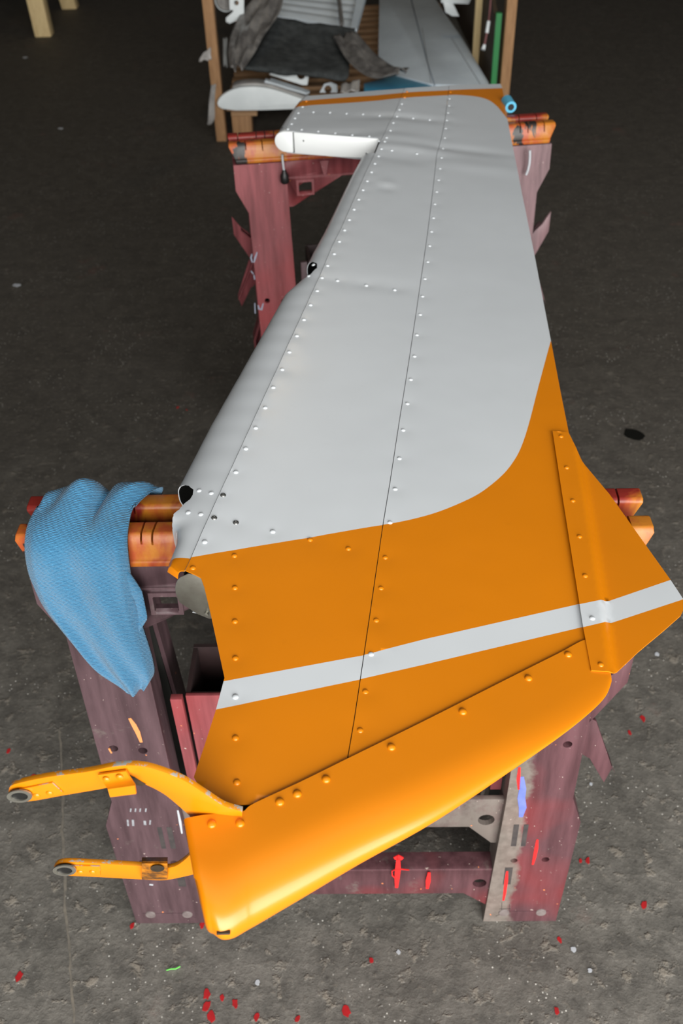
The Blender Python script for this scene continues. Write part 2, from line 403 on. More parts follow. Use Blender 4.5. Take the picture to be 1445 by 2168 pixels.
seamA = [(856,187),(848,206),(838,232),(823,260),(813,283),(804,300),(794,322),(772,368),(752,414),(724,478),(701,524),(679,577),(651,638),(621,703),(597,754),(560,835),(494,980),(463,1046),(425,1130),(403,1182),(391,1207)]
seamB = [(950,181),(946,219),(941,256),(934,292),(924,328),(915,410),(904,498),(893,575),(880,665),(865,765),(843,903),(826,1015),(810,1112),(795,1215),(780,1318),(765,1420),(750,1520),(736,1602)]
TE = [(1059,178),(1063,187),(1071,240),(1084,306),(1104,408),(1129,530),(1163,708),(1186,830),(1203,915)]
A = polyS(seamA); B = polyS(seamB); T = polyS(TE)
rivets = [(px, py, 's') for px, py in (
 (850,220),(845,232),(840,244),(832,260),(826,276),(818,292),(814,300),(801,329),(793,346),(786,364),(777,383),(768,402),(759,422),(749,443),(739,465),(729,487),(718,511),(707,537),(693,562),(681,587),(671,615),(657,645),(643,676),(628,710),(612,744),(597,780),(578,819),(561,862),(541,905),(520,949),(499,999),(433,1147),
 (577,1125),(714,593),(775,603),(835,613),
 (951,209),(950,224),(948,239),(945,254),(943,272),(941,292),(937,313),(934,334),(931,357),(928,381),(924,406),(920,432),(917,461),(913,490),(909,520),(905,554),(899,590),(894,627),(889,666),(882,709),(877,754),(869,803),(862,854),(853,910),(845,970),(836,1035),(825,1106),
 (663,237),(698,238),(733,240),(768,241),(803,243),(874,248),(909,252),(638,274),(673,277),(709,280),(745,284),(781,288),(640,226),(631,239),(624,250),(617,262),(609,273),(801,299),(807,315),(829,318),(882,325),(785,1385),(498,1475))]
rivets += [(px, py, 'o') for px, py in ((408,1202),(656,1142),(737,1161),(496,1176),(815,1180),(806,1245),(796,1313),(773,1464),(762,1546),(497,1244),(497,1315),(498,1393),(498,1562),(501,1656),(953,195),(861,194),(856,206),(648,214))]
rivets += [(px, py, 'd') for px, py in ((472,1048),(453,1096),(499,1106))]
nose_rivets = [(663,559),(653,583),(421,1038),(447,1045),(398,1085),(425,1090)]
for px, py, k_ in rivets:
    p = S(px, py); DENTS.append((p.x, p.y, 0.011, 0.011, -0.00045))
for px, py, sx, sy, a in ((850,247,0.10,0.020,-0.0022),(850,290,0.05,0.025,0.0016),(870,312,0.07,0.022,0.0020),(850,334,0.08,0.03,-0.0018),(985,318,0.09,0.018,-0.0022),(1000,352,0.10,0.03,0.0014),
                          (822,388,0.012,0.014,0.0014),(816,398,0.012,0.014,-0.0016),(700,283,0.12,0.022,-0.0016),(775,600,0.09,0.02,-0.0008),(600,775,0.03,0.03,-0.0008),(1050,560,0.10,0.2,-0.0012),(700,850,0.10,0.2,-0.001)):
    p = S(px, py); DENTS.append((p.x, p.y, sx, sy, a))

rudder = thing('aircraft_rudder', 'large silver and orange aircraft rudder laid flat across two plastic sawhorses', 'rudder', (0.08, 1.3, 0.80))

# paint scheme: silver field and silver stripe on orange
low = catmull([(330,1194),(362,1187),(403,1180),(490,1165),(640,1140),(760,1119),(815,1110),(870,1100),(930,1083),(994,1056),(1030,1034),(1066,1003),(1089,973),(1104,943),(1119,897),(1140,815),(1165,722)], 4)
upp = catmull([(1074,253),(1063,239),(1051,225),(1033,212),(1008,205),(978,202),(950,201.5),(853,207),(795,213),(729,218),(666,222),(622,226),(560,231)], 4)
FIELD = [S2(*p) for p in low]+[S2(1260, 600), S2(1200, 400)]+[S2(*p) for p in upp]+[S2(430, 400), S2(200, 800)]
FIELD_LOW = [S2(*p) for p in low]; FIELD_UPP = [S2(*p) for p in upp]
str_u = [(440,1449),(480,1441),(765,1388),(900,1353.4),(1228,1278.7),(1271,1270),(1281,1273),(1418.7,1227.8),(1480,1207)]
str_l = [(1500,1253),(1445,1269),(1285,1317.6),(1275,1318),(1234,1327.7),(900,1407),(755,1440),(457,1502),(430,1508)]
STRIPE = polyS(str_u)+polyS(str_l)
TIP_U = polyS([(540,222),(637,213),(729,206),(795,201.6),(853,196),(947,191),(1060,187),(1130,183)])
TIP = TIP_U+polyS([(1140,100),(600,100)])
PAINT_LINES = [FIELD_LOW, FIELD_UPP, polyS(str_u), polyS(str_l), TIP_U]
def paint(x, y):
    return 0 if inside(FIELD, x, y) or inside(STRIPE, x, y) or inside(TIP, x, y) else 1

def sheet(name, outline, zf, mats=('silver', 'orange'), classify=paint, lines=PAINT_LINES, step=0.011, th=0.0011, parent=rudder, extra=(), rings=True):
    """sheet metal skin over a plan outline, following zf, with its paint edges cut into the mesh"""
    xs = [p[0] for p in outline]; ys = [p[1] for p in outline]
    bx0, bx1, by0, by1 = min(xs), max(xs), min(ys), max(ys)
    pts = []; edges = []
    def addline(L, closed):
        D = []
        n = len(L)
        for i in range(n if closed else n-1):
            a = L[i]; b = L[(i+1) % n]; d = math.hypot(b[0]-a[0], b[1]-a[1]); k = max(1, int(math.ceil(d/(step*1.0))))
            D += [(lerp(a[0], b[0], j/k), lerp(a[1], b[1], j/k)) for j in range(k)]
        if not closed: D.append(L[-1])
        s = len(pts); pts.extend(D); m = len(D)
        edges.extend([(s+i, s+(i+1) % m) for i in range(m if closed else m-1)])
    addline(outline, True)
    for L in lines: addline(L, False)
    def near(x, y, pad): return bx0-pad < x < bx1+pad and by0-pad < y < by1+pad
    nx = int((bx1-bx0)/step)+1; ny = int((by1-by0)/step)+1
    for j in range(ny):
        for i in range(nx):
            x = bx0+(i+0.5*(j % 2))*step; y = by0+j*step
            if inside(outline, x, y): pts.append((x, y))
    if rings:
        for px, py, _ in rivets:
            c = S2(px, py)
            if inside(outline, *c):
                for r in (0.004, 0.008, 0.0125):
                    for q in range(8):
                        a = q*math.pi/4+r*100; x = c[0]+math.cos(a)*r; y = c[1]+math.sin(a)*r
                        if inside(outline, x, y): pts.append((x, y))
    vo, eo, fo, *_ = delaunay_2d_cdt([Vector(p) for p in pts], edges, [], 0, 1e-5)
    mb = MB(); use = {}
    tris = []; cls = []
    for f in fo:
        cx = sum(vo[i][0] for i in f)/3; cy = sum(vo[i][1] for i in f)/3
        if inside(outline, cx, cy): tris.append(f); cls.append(classify(cx, cy))
    for f in tris:
        for i in f: use.setdefault(i, len(use))
    V = [None]*len(use)
    for i, j in use.items(): x, y = vo[i]; V[j] = (x, y, zf(x, y))
    F3 = [tuple(use[i] for i in f) for f in tris]
    mb.v = list(V); mb.f = list(F3); mb.mi = list(cls)
    # underside and rim
    o = len(mb.v); mb.v += [(x, y, z-th) for x, y, z in V]; mb.f += [tuple(i+o for i in f[::-1]) for f in F3]; mb.mi += cls
    ec = {}
    for q, f in enumerate(F3):
        for a, b in ((f[0], f[1]), (f[1], f[2]), (f[2], f[0])):
            if (b, a) in ec: ec[(b, a)] = None
            else: ec[(a, b)] = q
    for (a, b), q in ec.items():
        if q is None: continue
        pa, pb = V[a], V[b]
        mb.add([pa, pb, (pb[0], pb[1], pb[2]-th), (pa[0], pa[1], pa[2]-th)], [(0, 3, 2, 1)], cls[q])
    ob = build(name, mb, list(mats), parent, 180, world=True, recalc=False, merge=False)
    return ob

def offset(L, d):
    """shift an open plan polyline sideways by d (positive = to its left)"""
    out = []
    for i, p in enumerate(L):
        a = L[max(i-1, 0)]; b = L[min(i+1, len(L)-1)]; t = Vector((b[0]-a[0], b[1]-a[1])).normalized()
        out.append((p[0]-t.y*d, p[1]+t.x*d))
    return out
# seams run from the far end to the near end; a positive offset moves them towards +x (trailing edge side)
G = 0.0004
edge_low = polyS([(412,1216),(425,1223),(432,1243),(445,1297),(462,1375),(475,1435),(457,1502),(432,1580),(410,1645),(430,1680),(470,1703),(530,1703)])
Bn = S2(720, 1660)
mid_out = offset(A, G)+edge_low+[S2(720, 1632)]+[S2(733, 1622)]+offset(B, -G)[::-1]
if B[0][1] < A[0][1]: pass
sheet('skin_panel', mid_out, zt)
aft_out = offset(B, G)+[S2(745, 1622), S2(900, 1545), S2(1255, 1372), S2(1250, 1300), S2(1240, 1200)]+T[::-1]
sheet('skin_panel', aft_out, lambda x, y: zt(x, y)+0.0004)

# horn balance ahead of the hinge line
rib_top = polyS([(800,292),(745,287),(690,282),(640,279),(604,276)])
horn_le = polyS([(604,276),(612,258),(622,240),(633,222),(640,211),(648,203)])
horn_top = polyS([(648,203),(729,197),(780,192.5),(853,186.5)])
A_up = [p for p, q in zip(A, seamA) if q[1] < 301]
horn_out = rib_top+horn_le[1:]+horn_top[1:-1]+offset(A_up, -G)
def zhorn(x, y): return zt(x, y)-0.0003
sheet('horn_skin', horn_out, zhorn)
# rolled leading edge of the horn balance
HD = (Vector(horn_le[-1])-Vector(horn_le[0])).normalized(); HN = Vector((-HD.y, HD.x))
if HN.x > 0: HN = -HN
def roll_section(p2, ztop, zbot, nrm, w, n=14, e=2.0):
    zc = (ztop+zbot)/2; hh = (ztop-zbot)/2; R = []
    for k in range(n+1):
        a = math.pi*k/n; sx = abs(math.sin(a))**(2/e); cz = math.copysign(abs(math.cos(a))**(2/e), math.cos(a))
        R.append((p2[0]+nrm[0]*w*sx, p2[1]+nrm[1]*w*sx, zc+hh*cz))
    return R
rows = []
zb_h = 0.806
NP = 16
tip_t = None
for i in range(NP+1):
    t = i/NP; q = t*(len(horn_le)-1); a = int(min(q, len(horn_le)-2)); fr = q-a
    p = (lerp(horn_le[a][0], horn_le[a+1][0], fr), lerp(horn_le[a][1], horn_le[a+1][1], fr))
    rows.append((p, roll_section(p, zt(*p)-0.0012, zb_h, HN, lerp(0.023, 0.012, t), 14, 2.0)))
hl = MB()
for (p0, r0), (p1, r1) in zip(rows, rows[1:]):
    c = paint((p0[0]+p1[0])/2, (p0[1]+p1[1])/2); hl.grid([r0, r1], c)
build('horn_leading_edge', hl, ['silver', 'orange'], rudder, 180, world=True)
# white closing rib and rounded end cap of the horn (faces the near end)
RD = (Vector(rib_top[0])-Vector(rib_top[-1])).normalized(); RN = Vector((RD.y, -RD.x))   # RN points to the near end
def rib_pt(s, z, w): b = Vector(rib_top[-1])+RD*s+RN*w; return (b.x, b.y, z)
zr = zt(*rib_top[-1]); LR = (Vector(rib_top[0])-Vector(rib_top[-1])).length
cap = MB(); pr = [(0.004, zb_h), (0.012, zb_h), (0.012, zr-0.001), (0.004, zr-0.001)]
zc = (zr+zb_h)/2; hh = (zr-zb_h)/2-0.0005
prof = [(0.016, zc+hh), (0.0, zc+hh)]+[(-0.024*math.sin(a), zc+hh*math.cos(a)) for a in [math.pi*k/16 for k in range(1, 16)]]+[(0.0, zc-hh), (0.016, zc-hh)]
cap.prism(prof, rib_pt, -0.02, 0.006)
build('horn_end_cap', cap, 'white', rudder, 40, 0.002, world=True)
zr1 = zt(*rib_top[0])
rb = MB(); rb.prism([(0.0195, zc+hh), (LR*0.5, lerp(zr, zr1, .5)-0.001), (LR+0.004, zr1-0.001), (LR-0.012, zb_h+0.003), (LR*0.5, zb_h), (0.0195, zb_h)], rib_pt, 0.001, 0.0045)
ribo = build('horn_closing_rib', rb, 'white', rudder, 40, 0.001, world=True)
off = rudder.location
def locc(c): return Vector(c)-off
cut(ribo, [cyl(locc(rib_pt(0.040, lerp(zb_h, zr, 0.62), 0.003)), (RN.x, RN.y, 0), 0.0021, 0.01), cyl(locc(rib_pt(LR*0.88, lerp(zb_h, zr, 0.28), 0.003)), (RN.x, RN.y, 0), 0.0021, 0.01)])
build('horn_web', MB().prism([(-0.018, zb_h+0.003), (LR+0.01, zb_h+0.003), (LR+0.01, zr-0.004), (-0.018, zr-0.004)], rib_pt, -0.030, -0.024), 'dark', rudder, world=True)
build('horn_web', MB().prism([(0.012, zb_h+0.002), (0.024, zb_h+0.002), (0.024, zr-0.003), (0.012, zr-0.003)], rib_pt, -0.004, -0.001), 'dark', rudder, world=True)
# underside of horn and main body
def flat(name, outl, z0, z1, mat):
    return build(name, MB().prism(outl, lambda u, v, w: (u, v, w), z0, z1), mat, rudder, world=True)
flat('lower_skin', [p for p in horn_out], 0.8035, 0.8045, 'silver')
flat('lower_skin', A[6:]+[(x+0.014, y) for x, y in edge_low]+[S2(720, 1632), S2(900, 1545), S2(1255, 1372)]+T[::-1], 0.803, 0.804, 'silver')
# tip closing wall
tipw = MB(); tl = polyS([(648,203),(729,197),(780,192.5),(853,186.5),(950,181),(1059,178)])
tipw.grid([[(x, y+0.001, zt(x, y)-0.001) for x, y in tl], [(x, y+0.012, zt(x, y)-0.006) for x, y in tl], [(x, y+0.014, 0.804) for x, y in tl]])
build('tip_closing_rib', tipw, 'alu', rudder, 60, world=True)

# rolled nose skin ahead of the spar
An = [(p, q) for p, q in zip(A, seamA) if q[1] > 318]
ndir = (Vector(An[0][0])-Vector(An[-1][0])).normalized(); NN = Vector((-ndir.y, ndir.x))
if NN.x > 0: NN = -NN
def nose_w(y): return plin([(0.6, 0.060), (0.95, 0.059), (1.2, 0.051), (1.295, 0.048), (1.332, 0.036), (1.345, 0.0345), (1.6, 0.032), (2.0, 0.028)], y)
npts = [p for p, _ in An]
cum = [0.0]
for a, b in zip(npts, npts[1:]): cum.append(cum[-1]+math.hypot(b[0]-a[0], b[1]-a[1]))
def nose_at(s):
    for i in range(len(cum)-1):
        if s <= cum[i+1] or i == len(cum)-2:
            t = (s-cum[i])/(cum[i+1]-cum[i]); return (lerp(npts[i][0], npts[i+1][0], t), lerp(npts[i][1], npts[i+1][1], t))
LN = cum[-1]
# where the orange paint starts along the nose
sb = LN
for i in range(400):
    s = LN*i/400; p = nose_at(s)
    if not inside(FIELD, p[0]-0.01, p[1]-0.002) and s > LN*0.5: sb = s; break
st = sorted(set([LN*i/150 for i in range(151)]+[sb]))
def nose_ring(s, inset=0.0):
    p = Vector(nose_at(s))+NN*G; w = nose_w(p.y)*plin([(0, 0.42), (0.05, 0.46), (0.074, 0.60), (0.090, 0.97), (0.10, 1.0)], LN-s)-inset; ee = plin([(0.05, 3.4), (0.12, 2.5)], LN-s); z1 = zt(p.x, p.y)-0.0009-inset; z0 = Z_BOT+inset
    zc_ = (z1+z0)/2; hh_ = (z1-z0)/2; R = []
    n = 26
    for k in range(n+1):
        u = k/n
        a = math.pi*u; sx = abs(math.sin(a))**(2/ee); cz = math.copysign(abs(math.cos(a))**(2/ee), math.cos(a))
        # squeeze the end of the nose so its near corner is rounded off
        endf = 1.0
        d = LN-s
        if d < 0.014: endf = math.sqrt(max(0.0, 1-((0.014-d)/0.014)**2))*0.62+0.38
        R.append((p.x+NN.x*w*sx*endf, p.y+NN.y*w*sx*endf, zc_+hh_*cz))
    return R
ns = MB(); outer = [nose_ring(s) for s in st]; inner = [nose_ring(s, 0.0011) for s in st]
for i in range(len(st)-1):
    c = 1 if st[i] >= sb-1e-6 else 0
    ns.grid([outer[i], outer[i+1]], c); ns.grid([inner[i][::-1], inner[i+1][::-1]], 2)
for o_, i_ in ((outer[0], inner[0]), (outer[-1], inner[-1])): ns.grid([o_, i_], 1 if o_ is outer[-1] else 0)
ns.grid([[r[0] for r in outer], [r[0] for r in inner]], 0); ns.grid([[r[-1] for r in outer], [r[-1] for r in inner]], 0)
nose = build('nose_skin', ns, ['silver', 'orange', 'dark'], rudder, 40, world=True)
# hinge cut-outs through the nose
def hinge_cut(px, py, ry, rz, depth, lift):
    p = S(px, py); q = Vector((p.x, p.y))
    m = MB(); n = 20; ring0 = []; ring1 = []
    zc_ = (zt(p.x, p.y)+Z_BOT)/2+lift
    for k in range(n):
        a = 2*math.pi*k/n; ca, sa = math.cos(a), math.sin(a); u = ndir*math.copysign(abs(ca)**0.6, ca)*ry; zz = zc_+math.copysign(abs(sa)**0.6, sa)*rz
        ring0.append(Vector((q.x+u.x+NN.x*depth, q.y+u.y+NN.y*depth, zz))-off); ring1.append(Vector((q.x+u.x+NN.x*0.12, q.y+u.y+NN.y*0.12, zz))-off)
    m.add(ring0+ring1, [tuple(range(n)), tuple(range(n, 2*n))]+[(k, (k+1) % n, n+(k+1) % n, n+k) for k in range(n)])
    return m
_e = Vector(nose_at(LN)); _q = [_e-NN*0.01-ndir*0.02, _e-NN*0.01+ndir*0.072, _e+NN*0.08+ndir*0.066, _e+NN*0.08-ndir*0.02]
end_cut = MB().prism([(p.x-off.x, p.y-off.y) for p in _q], lambda u, v, w: (u, v, w), 0.78-off.z, 0.851-off.z)
cut(nose, [hinge_cut(458, 1058, 0.036, 0.0268, 0.006, 0.0005), hinge_cut(685, 567, 0.038, 0.0250, 0.003, 0.0008), end_cut])
web = MB(); wpts = [Vector(nose_at(LN*i/40))+NN*0.002 for i in range(41)]
web.grid([[(p.x, p.y, zt(p.x, p.y)-0.002) for p in wpts], [(p.x, p.y, Z_BOT+0.002) for p in wpts]])
build('spar_web', web, 'dark', rudder, world=True)
for px, py in ((455,1064),(690,553)):
    p = S(px, py); c = Vector((p.x, p.y))
    for dz, dl in ((0.036, 0.004), (0.024, -0.008), (0.014, 0.006)):
        q = c+NN*0.003+ndir*dl
        build('rivet_tail', MB().lathe([(0, 0.004), (0.0025, 0.0035), (0.0027, 0), (0, -0.0005)], Vector((q.x, q.y, Z_BOT+dz)), (NN.x, NN.y, 0.2), 10), 'alu', rudder, 60, world=True)
# unpainted D-shaped nose rib at the near end
pe = Vector(nose_at(LN)); ze = zt(pe.x, pe.y)
def drib(s, z, w): b = pe+NN*s-ndir*w; return (b.x, b.y, z)
dp = [(-0.022, ze-0.003), (-0.004, ze-0.003)]+[(-0.004+0.018*math.sin(a), (ze+Z_BOT)/2-0.002+((ze-Z_BOT)/2-0.003)*math.cos(a)) for a in [math.pi*k/12 for k in range(1, 9)]]+[(-0.006, 0.8035), (-0.018, 0.7985), (-0.026, 0.8), (-0.024, 0.83)]
build('nose_rib', MB().prism(dp, drib, 0.000, 0.0016), 'alu', rudder, 30, 0.0005, world=True)
build('rivet_tail', MB().lathe([(0, 0.004), (0.0024, 0.0035), (0.0026, 0), (0, -0.0005)], drib(-0.017, 0.808, 0.0016), (-ndir.x, -ndir.y, 0), 10), 'alu', rudder, 60, world=True)
# lower spar web below the cut-back orange edge
lw = MB(); le = [Vector(p) for p in edge_low[1:7]]
lw.grid([[(p.x+0.003, p.y, zt(p.x, p.y)-0.0015) for p in le], [(p.x+0.004, p.y, 0.806) for p in le]])
build('lower_spar_web', lw, simple('brown_web', (0.13, 0.085, 0.04), (0.06, 0.04, 0.02), 30, 0.4, 0.4), rudder, world=True)  # brown colour paints in the metal's reflection of the orange skin
lw2 = MB(); le = [Vector(p) for p in edge_low[6:]]
lw2.grid([[(p.x+0.003, p.y+0.002, zt(p.x, p.y)-0.0015) for p in le], [(p.x+0.004, p.y+0.002, 0.806) for p in le]])
build('lower_spar_web', lw2, 'dark', rudder, world=True)

# bonded trim tab
bend = polyS([(1205,918),(1222,955),(1240,1052),(1258,1163),(1275,1272),(1295,1422)])
def bend_x(y):
    return plin(sorted((p[1], p[0]) for p in bend), y)
def ztab(x, y):
    b = bend_x(y); zb = zt_base(b, y)+0.0048
    if x <= b-0.004: return zt_base(x, y)+0.0040+0.0008*max(0, 1-(b-0.004-x)/0.02)
    z0 = zt_base(b-0.004, y)+0.0048
    t = (x-b+0.004)/0.010
    if t < 1: return z0-0.0085*(t*t*(3-2*t))
    return z0-0.0085-0.002*(x-b-0.006)
def ST(px, py):
    p = on_surf(px, py, ztab); return (p.x, p.y)
tab_px = [(1169,912),(1203,915.5),(1222,955),(1290,1047),(1362,1148),(1419,1228),(1452,1278),(1440,1303),(1405,1334),(1350,1380),(1296,1424),(1251,1419),(1234,1328),(1212,1190),(1190,1050)]
tab_out = [ST(*p) for p in tab_px]
STR_T = [ST(*p) for p in [(1150,1297),(1228,1278.7),(1271,1270),(1281,1273),(1418.7,1227.8),(1490,1204)]+[(1510,1250),(1445,1269),(1285,1317.6),(1275,1318),(1234,1327.7),(1160,1345)]]
sheet('trim_tab', tab_out, ztab, classify=lambda x, y: 0 if inside(STR_T, x, y) else 1, lines=[STR_T[:6], STR_T[6:]], step=0.005, th=0.0013, rings=False)

# rivets: one dome mesh shared by all
def dome(name, r, h, mat, hole=False):
    prof = [(r*1.0, -0.0004), (r, 0.0001)]+[(r*math.cos(a), h*math.sin(a)) for a in [math.pi/2*k/6 for k in range(1, 6)]]+([(r*0.28, h*0.9), (r*0.24, h*0.4), (0, h*0.4)] if hole else [(0, h)])
    m = MB().lathe(prof, (0, 0, 0), (0, 0, 1), 16)
    me = bpy.data.meshes.new(name); me.from_pydata(m.v, [], m.f); me.materials.append(M[mat])
    bm = bmesh.new(); bm.from_mesh(me); bmesh.ops.remove_doubles(bm, verts=bm.verts, dist=1e-5); bmesh.ops.recalc_face_normals(bm, faces=bm.faces)
    for f in bm.faces: f.smooth = True
    bm.to_mesh(me); bm.free(); return me
DM = {'s': dome('rivet', 0.0029, 0.0016, 'silver'), 'o': dome('rivet', 0.0029, 0.0016, 'orange'), 'd': dome('rivet', 0.0033, 0.0018, 'steel', True), 'O': dome('rivet', 0.0036, 0.0022, 'orange')}
def rivet(p, nrm, kind, parent=rudder):
    o = bpy.data.objects.new('rivet', DM[kind]); COL.objects.link(o); o.parent = parent
    o.location = Vector(p)-root_off(parent); o.rotation_euler = Vector(nrm).to_track_quat('Z', 'Y').to_euler()
    return o
def nrm_of(fn, x, y, e=0.004):
    return Vector((-(fn(x+e, y)-fn(x-e, y))/(2*e), -(fn(x, y+e)-fn(x, y-e))/(2*e), 1)).normalized()
for px, py, kd in rivets:
    p = S(px, py); rivet((p.x, p.y, zt(p.x, p.y)+0.0002), nrm_of(zt_base, p.x, p.y), kd)
for px, py in nose_rivets:
    p = S(px, py, -0.002)
    # height on the rolled skin
    best = None
    d = (Vector((p.x, p.y))-Vector(nose_at(LN))).dot(ndir); s = max(0, min(LN, LN-d)); R = nose_ring(s)
    w = (Vector((p.x, p.y))-Vector(nose_at(s))).dot(NN); z = zt_base(p.x, p.y)
    for a, b in zip(R[:14], R[1:14]):
        wa = (Vector(a[:2])-Vector(nose_at(s))).dot(NN); wb = (Vector(b[:2])-Vector(nose_at(s))).dot(NN)
        if wa <= w <= wb and wb > wa:
            t = (w-wa)/(wb-wa); z = lerp(a[2], b[2], t); sl = (b[2]-a[2])/(wb-wa); best = Vector((-NN.x*sl, -NN.y*sl, 1)).normalized()
    rivet((p.x, p.y, z), best or (0, 0, 1), 's')
for px, py, kd in ((1187,924,'o'),(1199,990,'o'),(1212,1060,'o'),(1226,1136,'o'),(1238,1219,'o'),(1253,1309,'s'),(1271,1407,'o')):
    p = on_surf(px, py, ztab); rivet(p, nrm_of(ztab, p.x, p.y, 0.002), kd)

# moulded bottom fairing
secs = [  # (lip pixel, outer edge pixel)
 ((404,1730),(447,1962)), ((432,1725),(466,1974)), ((470,1722),(490,1971)), ((513,1718),(520,1954)), ((537,1701),(548,1938)), ((640,1653),(652,1878)), ((737,1605),(760,1815)),
 ((900,1525),(925,1724)), ((1080,1434),(1092,1614)), ((1180,1384),(1190,1546)), ((1243,1353),(1250,1498)), ((1272,1372),(1284,1463)), ((1290,1412),(1297,1432))]
def zfair(x, y): return zt_base(x, y)+0.0028
def fair_mid(t): return lerp(0.834, 0.816, t)
SECS = []
for i, (l, e) in enumerate(secs):
    t = i/(len(secs)-1); p = on_surf(*l, zfair); q = at_z(*e, fair_mid(t)+0.008)
    SECS.append((p, Vector((q.x, q.y, fair_mid(t)))))
dense = catmull([tuple(p)+tuple(q) for p, q in SECS], 5)
fr = MB(); frows = []
for i, d in enumerate(dense):
    p = Vector(d[:3]); q = Vector(d[3:]); t = i/(len(dense)-1)
    L = math.hypot(q.x-p.x, q.y-p.y); dirv = Vector(((q.x-p.x)/L, (q.y-p.y)/L)); r = min(plin([(0, 0.056), (0.5, 0.050), (0.85, 0.030), (1, 0.010)], t), L*0.85)
    zm = q.z; row = []
    zq = zfair(p.x+dirv.x*(L-r), p.y+dirv.y*(L-r))
    for k in range(8):
        s = (L-r)*k/8; x = p.x+dirv.x*s; y = p.y+dirv.y*s; row.append((x, y, zfair(x, y)))
    for k in range(25):
        a = math.pi*k/24; hh_ = (zq-zm)
        sx = abs(math.sin(a))**(2/2.15); cz = math.copysign(abs(math.cos(a))**(2/2.15), math.cos(a))
        row.append((p.x+dirv.x*(L-r+r*sx), p.y+dirv.y*(L-r+r*sx), zm+hh_*cz))
    for k in range(1, 9):
        s = (L-r)*(1-k/8); row.append((p.x+dirv.x*s, p.y+dirv.y*s, 2*zm-zq))
    frows.append(row)
# rounded left end: two shrinking rings
def shrink(row, dx, k):
    n = len(row); cz = sum(p[2] for p in row)/n; ya = min(p[1] for p in row)
    out = []
    for p in row:
        out.append((p[0]+dx, p[1]+(k if p[1] < ya+0.03 else 0)*1.0, cz+(p[2]-cz)*(1-k*22)))
    return out
r0 = frows[0]
frows = [shrink(r0, -0.0062, 0.0065), shrink(r0, -0.0055, 0.0042), shrink(r0, -0.0035, 0.0016), shrink(r0, -0.0015, 0.0004)]+frows
fr.grid(frows)
n_ = len(frows[0]); fr.f.append(tuple(range(n_))); fr.mi.append(0)
fr.f.append(tuple(range(n_*(len(frows)-1), n_*len(frows)))); fr.mi.append(0)
lip = [r[0] for r in frows]; fr.grid([lip, [(x, y, z-0.0035) for x, y, z in lip]])
fair = build('bottom_fairing', fr, 'orange', rudder, 50, world=True)
for px, py in ((448,1745),(508,1743),(592,1698),(629,1681),(690,1650),(828,1582),(979,1507),(1118,1436),(1202,1386)):
    p = on_surf(px, py, zfair); rivet(p+Vector((0, 0, 0.0002)), nrm_of(zfair, p.x, p.y), 'O')
# drain slot at the lowest corner
p = at_z(473, 1973, 0.838)
build('drain_slot', MB().box((p.x-0.005, p.y-0.002, p.z-0.001), (p.x+0.005, p.y+0.001, p.z+0.001)), 'soot', rudder, bevel=0.0006, world=True)

# two-armed control horn, plate across the hinge line
HP = on_surf(450, 1722, zfair); HNm = Vector((-0.10, -1, 0)).normalized()
def hpt(px, py, w=0.0): return at_plane(px, py, HP+HNm*w, HNm)
def plate(name, pxs, th=0.0045, w=0.0, mat='orange', parent=rudder, bevel=0.0007):
    P = [hpt(x, y, w) for x, y in pxs]; n = len(P)
    m = MB().add(P+[p-HNm*th for p in P], [tuple(range(n)), tuple(range(n, 2*n))[::-1]]+[(i, (i+1) % n, n+(i+1) % n, n+i) for i in range(n)])
    m.mi = [0, 0]+[1]*n
    return build(name, m, [mat, 'chipped'], parent, 35, bevel, world=True)
up_top = catmull([(19,1671),(30,1661),(97,1646),(186,1634),(240,1623),(287,1621),(329,1629),(388,1652),(440,1685),(475,1707),(512,1718)], 4)
up_bot = catmull([(512,1730),(460,1732),(405,1730),(401,1727),(373,1702),(345,1680),(310,1662),(285,1655),(250,1660),(221,1669),(134,1684),(74,1695),(43,1697),(24,1692),(17,1682)], 4)
arm_u = plate('control_arm', up_top+up_bot)
lo_top = catmull([(114,1835),(124,1828),(147,1826),(213,1829),(298,1834),(357,1838),(388,1823),(412,1797),(440,1760)], 4)
lo_bot = catmull([(520,1770),(500,1810),(440,1840),(420,1849),(388,1857),(349,1864),(306,1863),(213,1858),(136,1854),(118,1848)], 4)
arm_l = plate('control_arm', lo_top+lo_bot)
def bush(parent, px, py, rx, ry, w):
    """ring bushing and its dark bore, lying on the arm's face"""
    c = hpt(px, py, w); ax_u = (hpt(px+rx, py, w)-c); ax_v = (hpt(px, py-ry, w)-c); n = 24
    def ringp(k, s, h): a = 2*math.pi*k/n; return c+ax_u*math.cos(a)*s+ax_v*math.sin(a)*s+HNm*h
    m = MB().grid([[ringp(k, s, h) for k in range(n)] for s, h in ((1, 0), (1, 0.0012), (0.68, 0.0014), (0.64, -0.001), (0.62, -0.0035))], 0, True)
    b = build('bushing_ring', m, 'alu', parent, 50, world=True)
    m = MB().add([ringp(k, 0.66, 0.0002) for k in range(n)]+[ringp(k, 0.66, -0.003) for k in range(n)], [tuple(range(n)), tuple(range(n, 2*n))[::-1]]+[(i, (i+1) % n, n+(i+1) % n, n+i) for i in range(n)])
    build('bore', m, 'rubber', parent, world=True)
bush(arm_u, 42, 1684, 27, 13, 0.0026); bush(arm_l, 137, 1841, 25, 11, 0.0026)
plate('doubler', [(40,1672),(110,1658),(134,1680),(78,1694),(45,1697)], 0.0014, 0.0016, parent=arm_u, bevel=0.0002)
plate('doubler', [(128,1833),(211,1835),(212,1855),(135,1853)], 0.0014, 0.0016, parent=arm_l, bevel=0.0002)
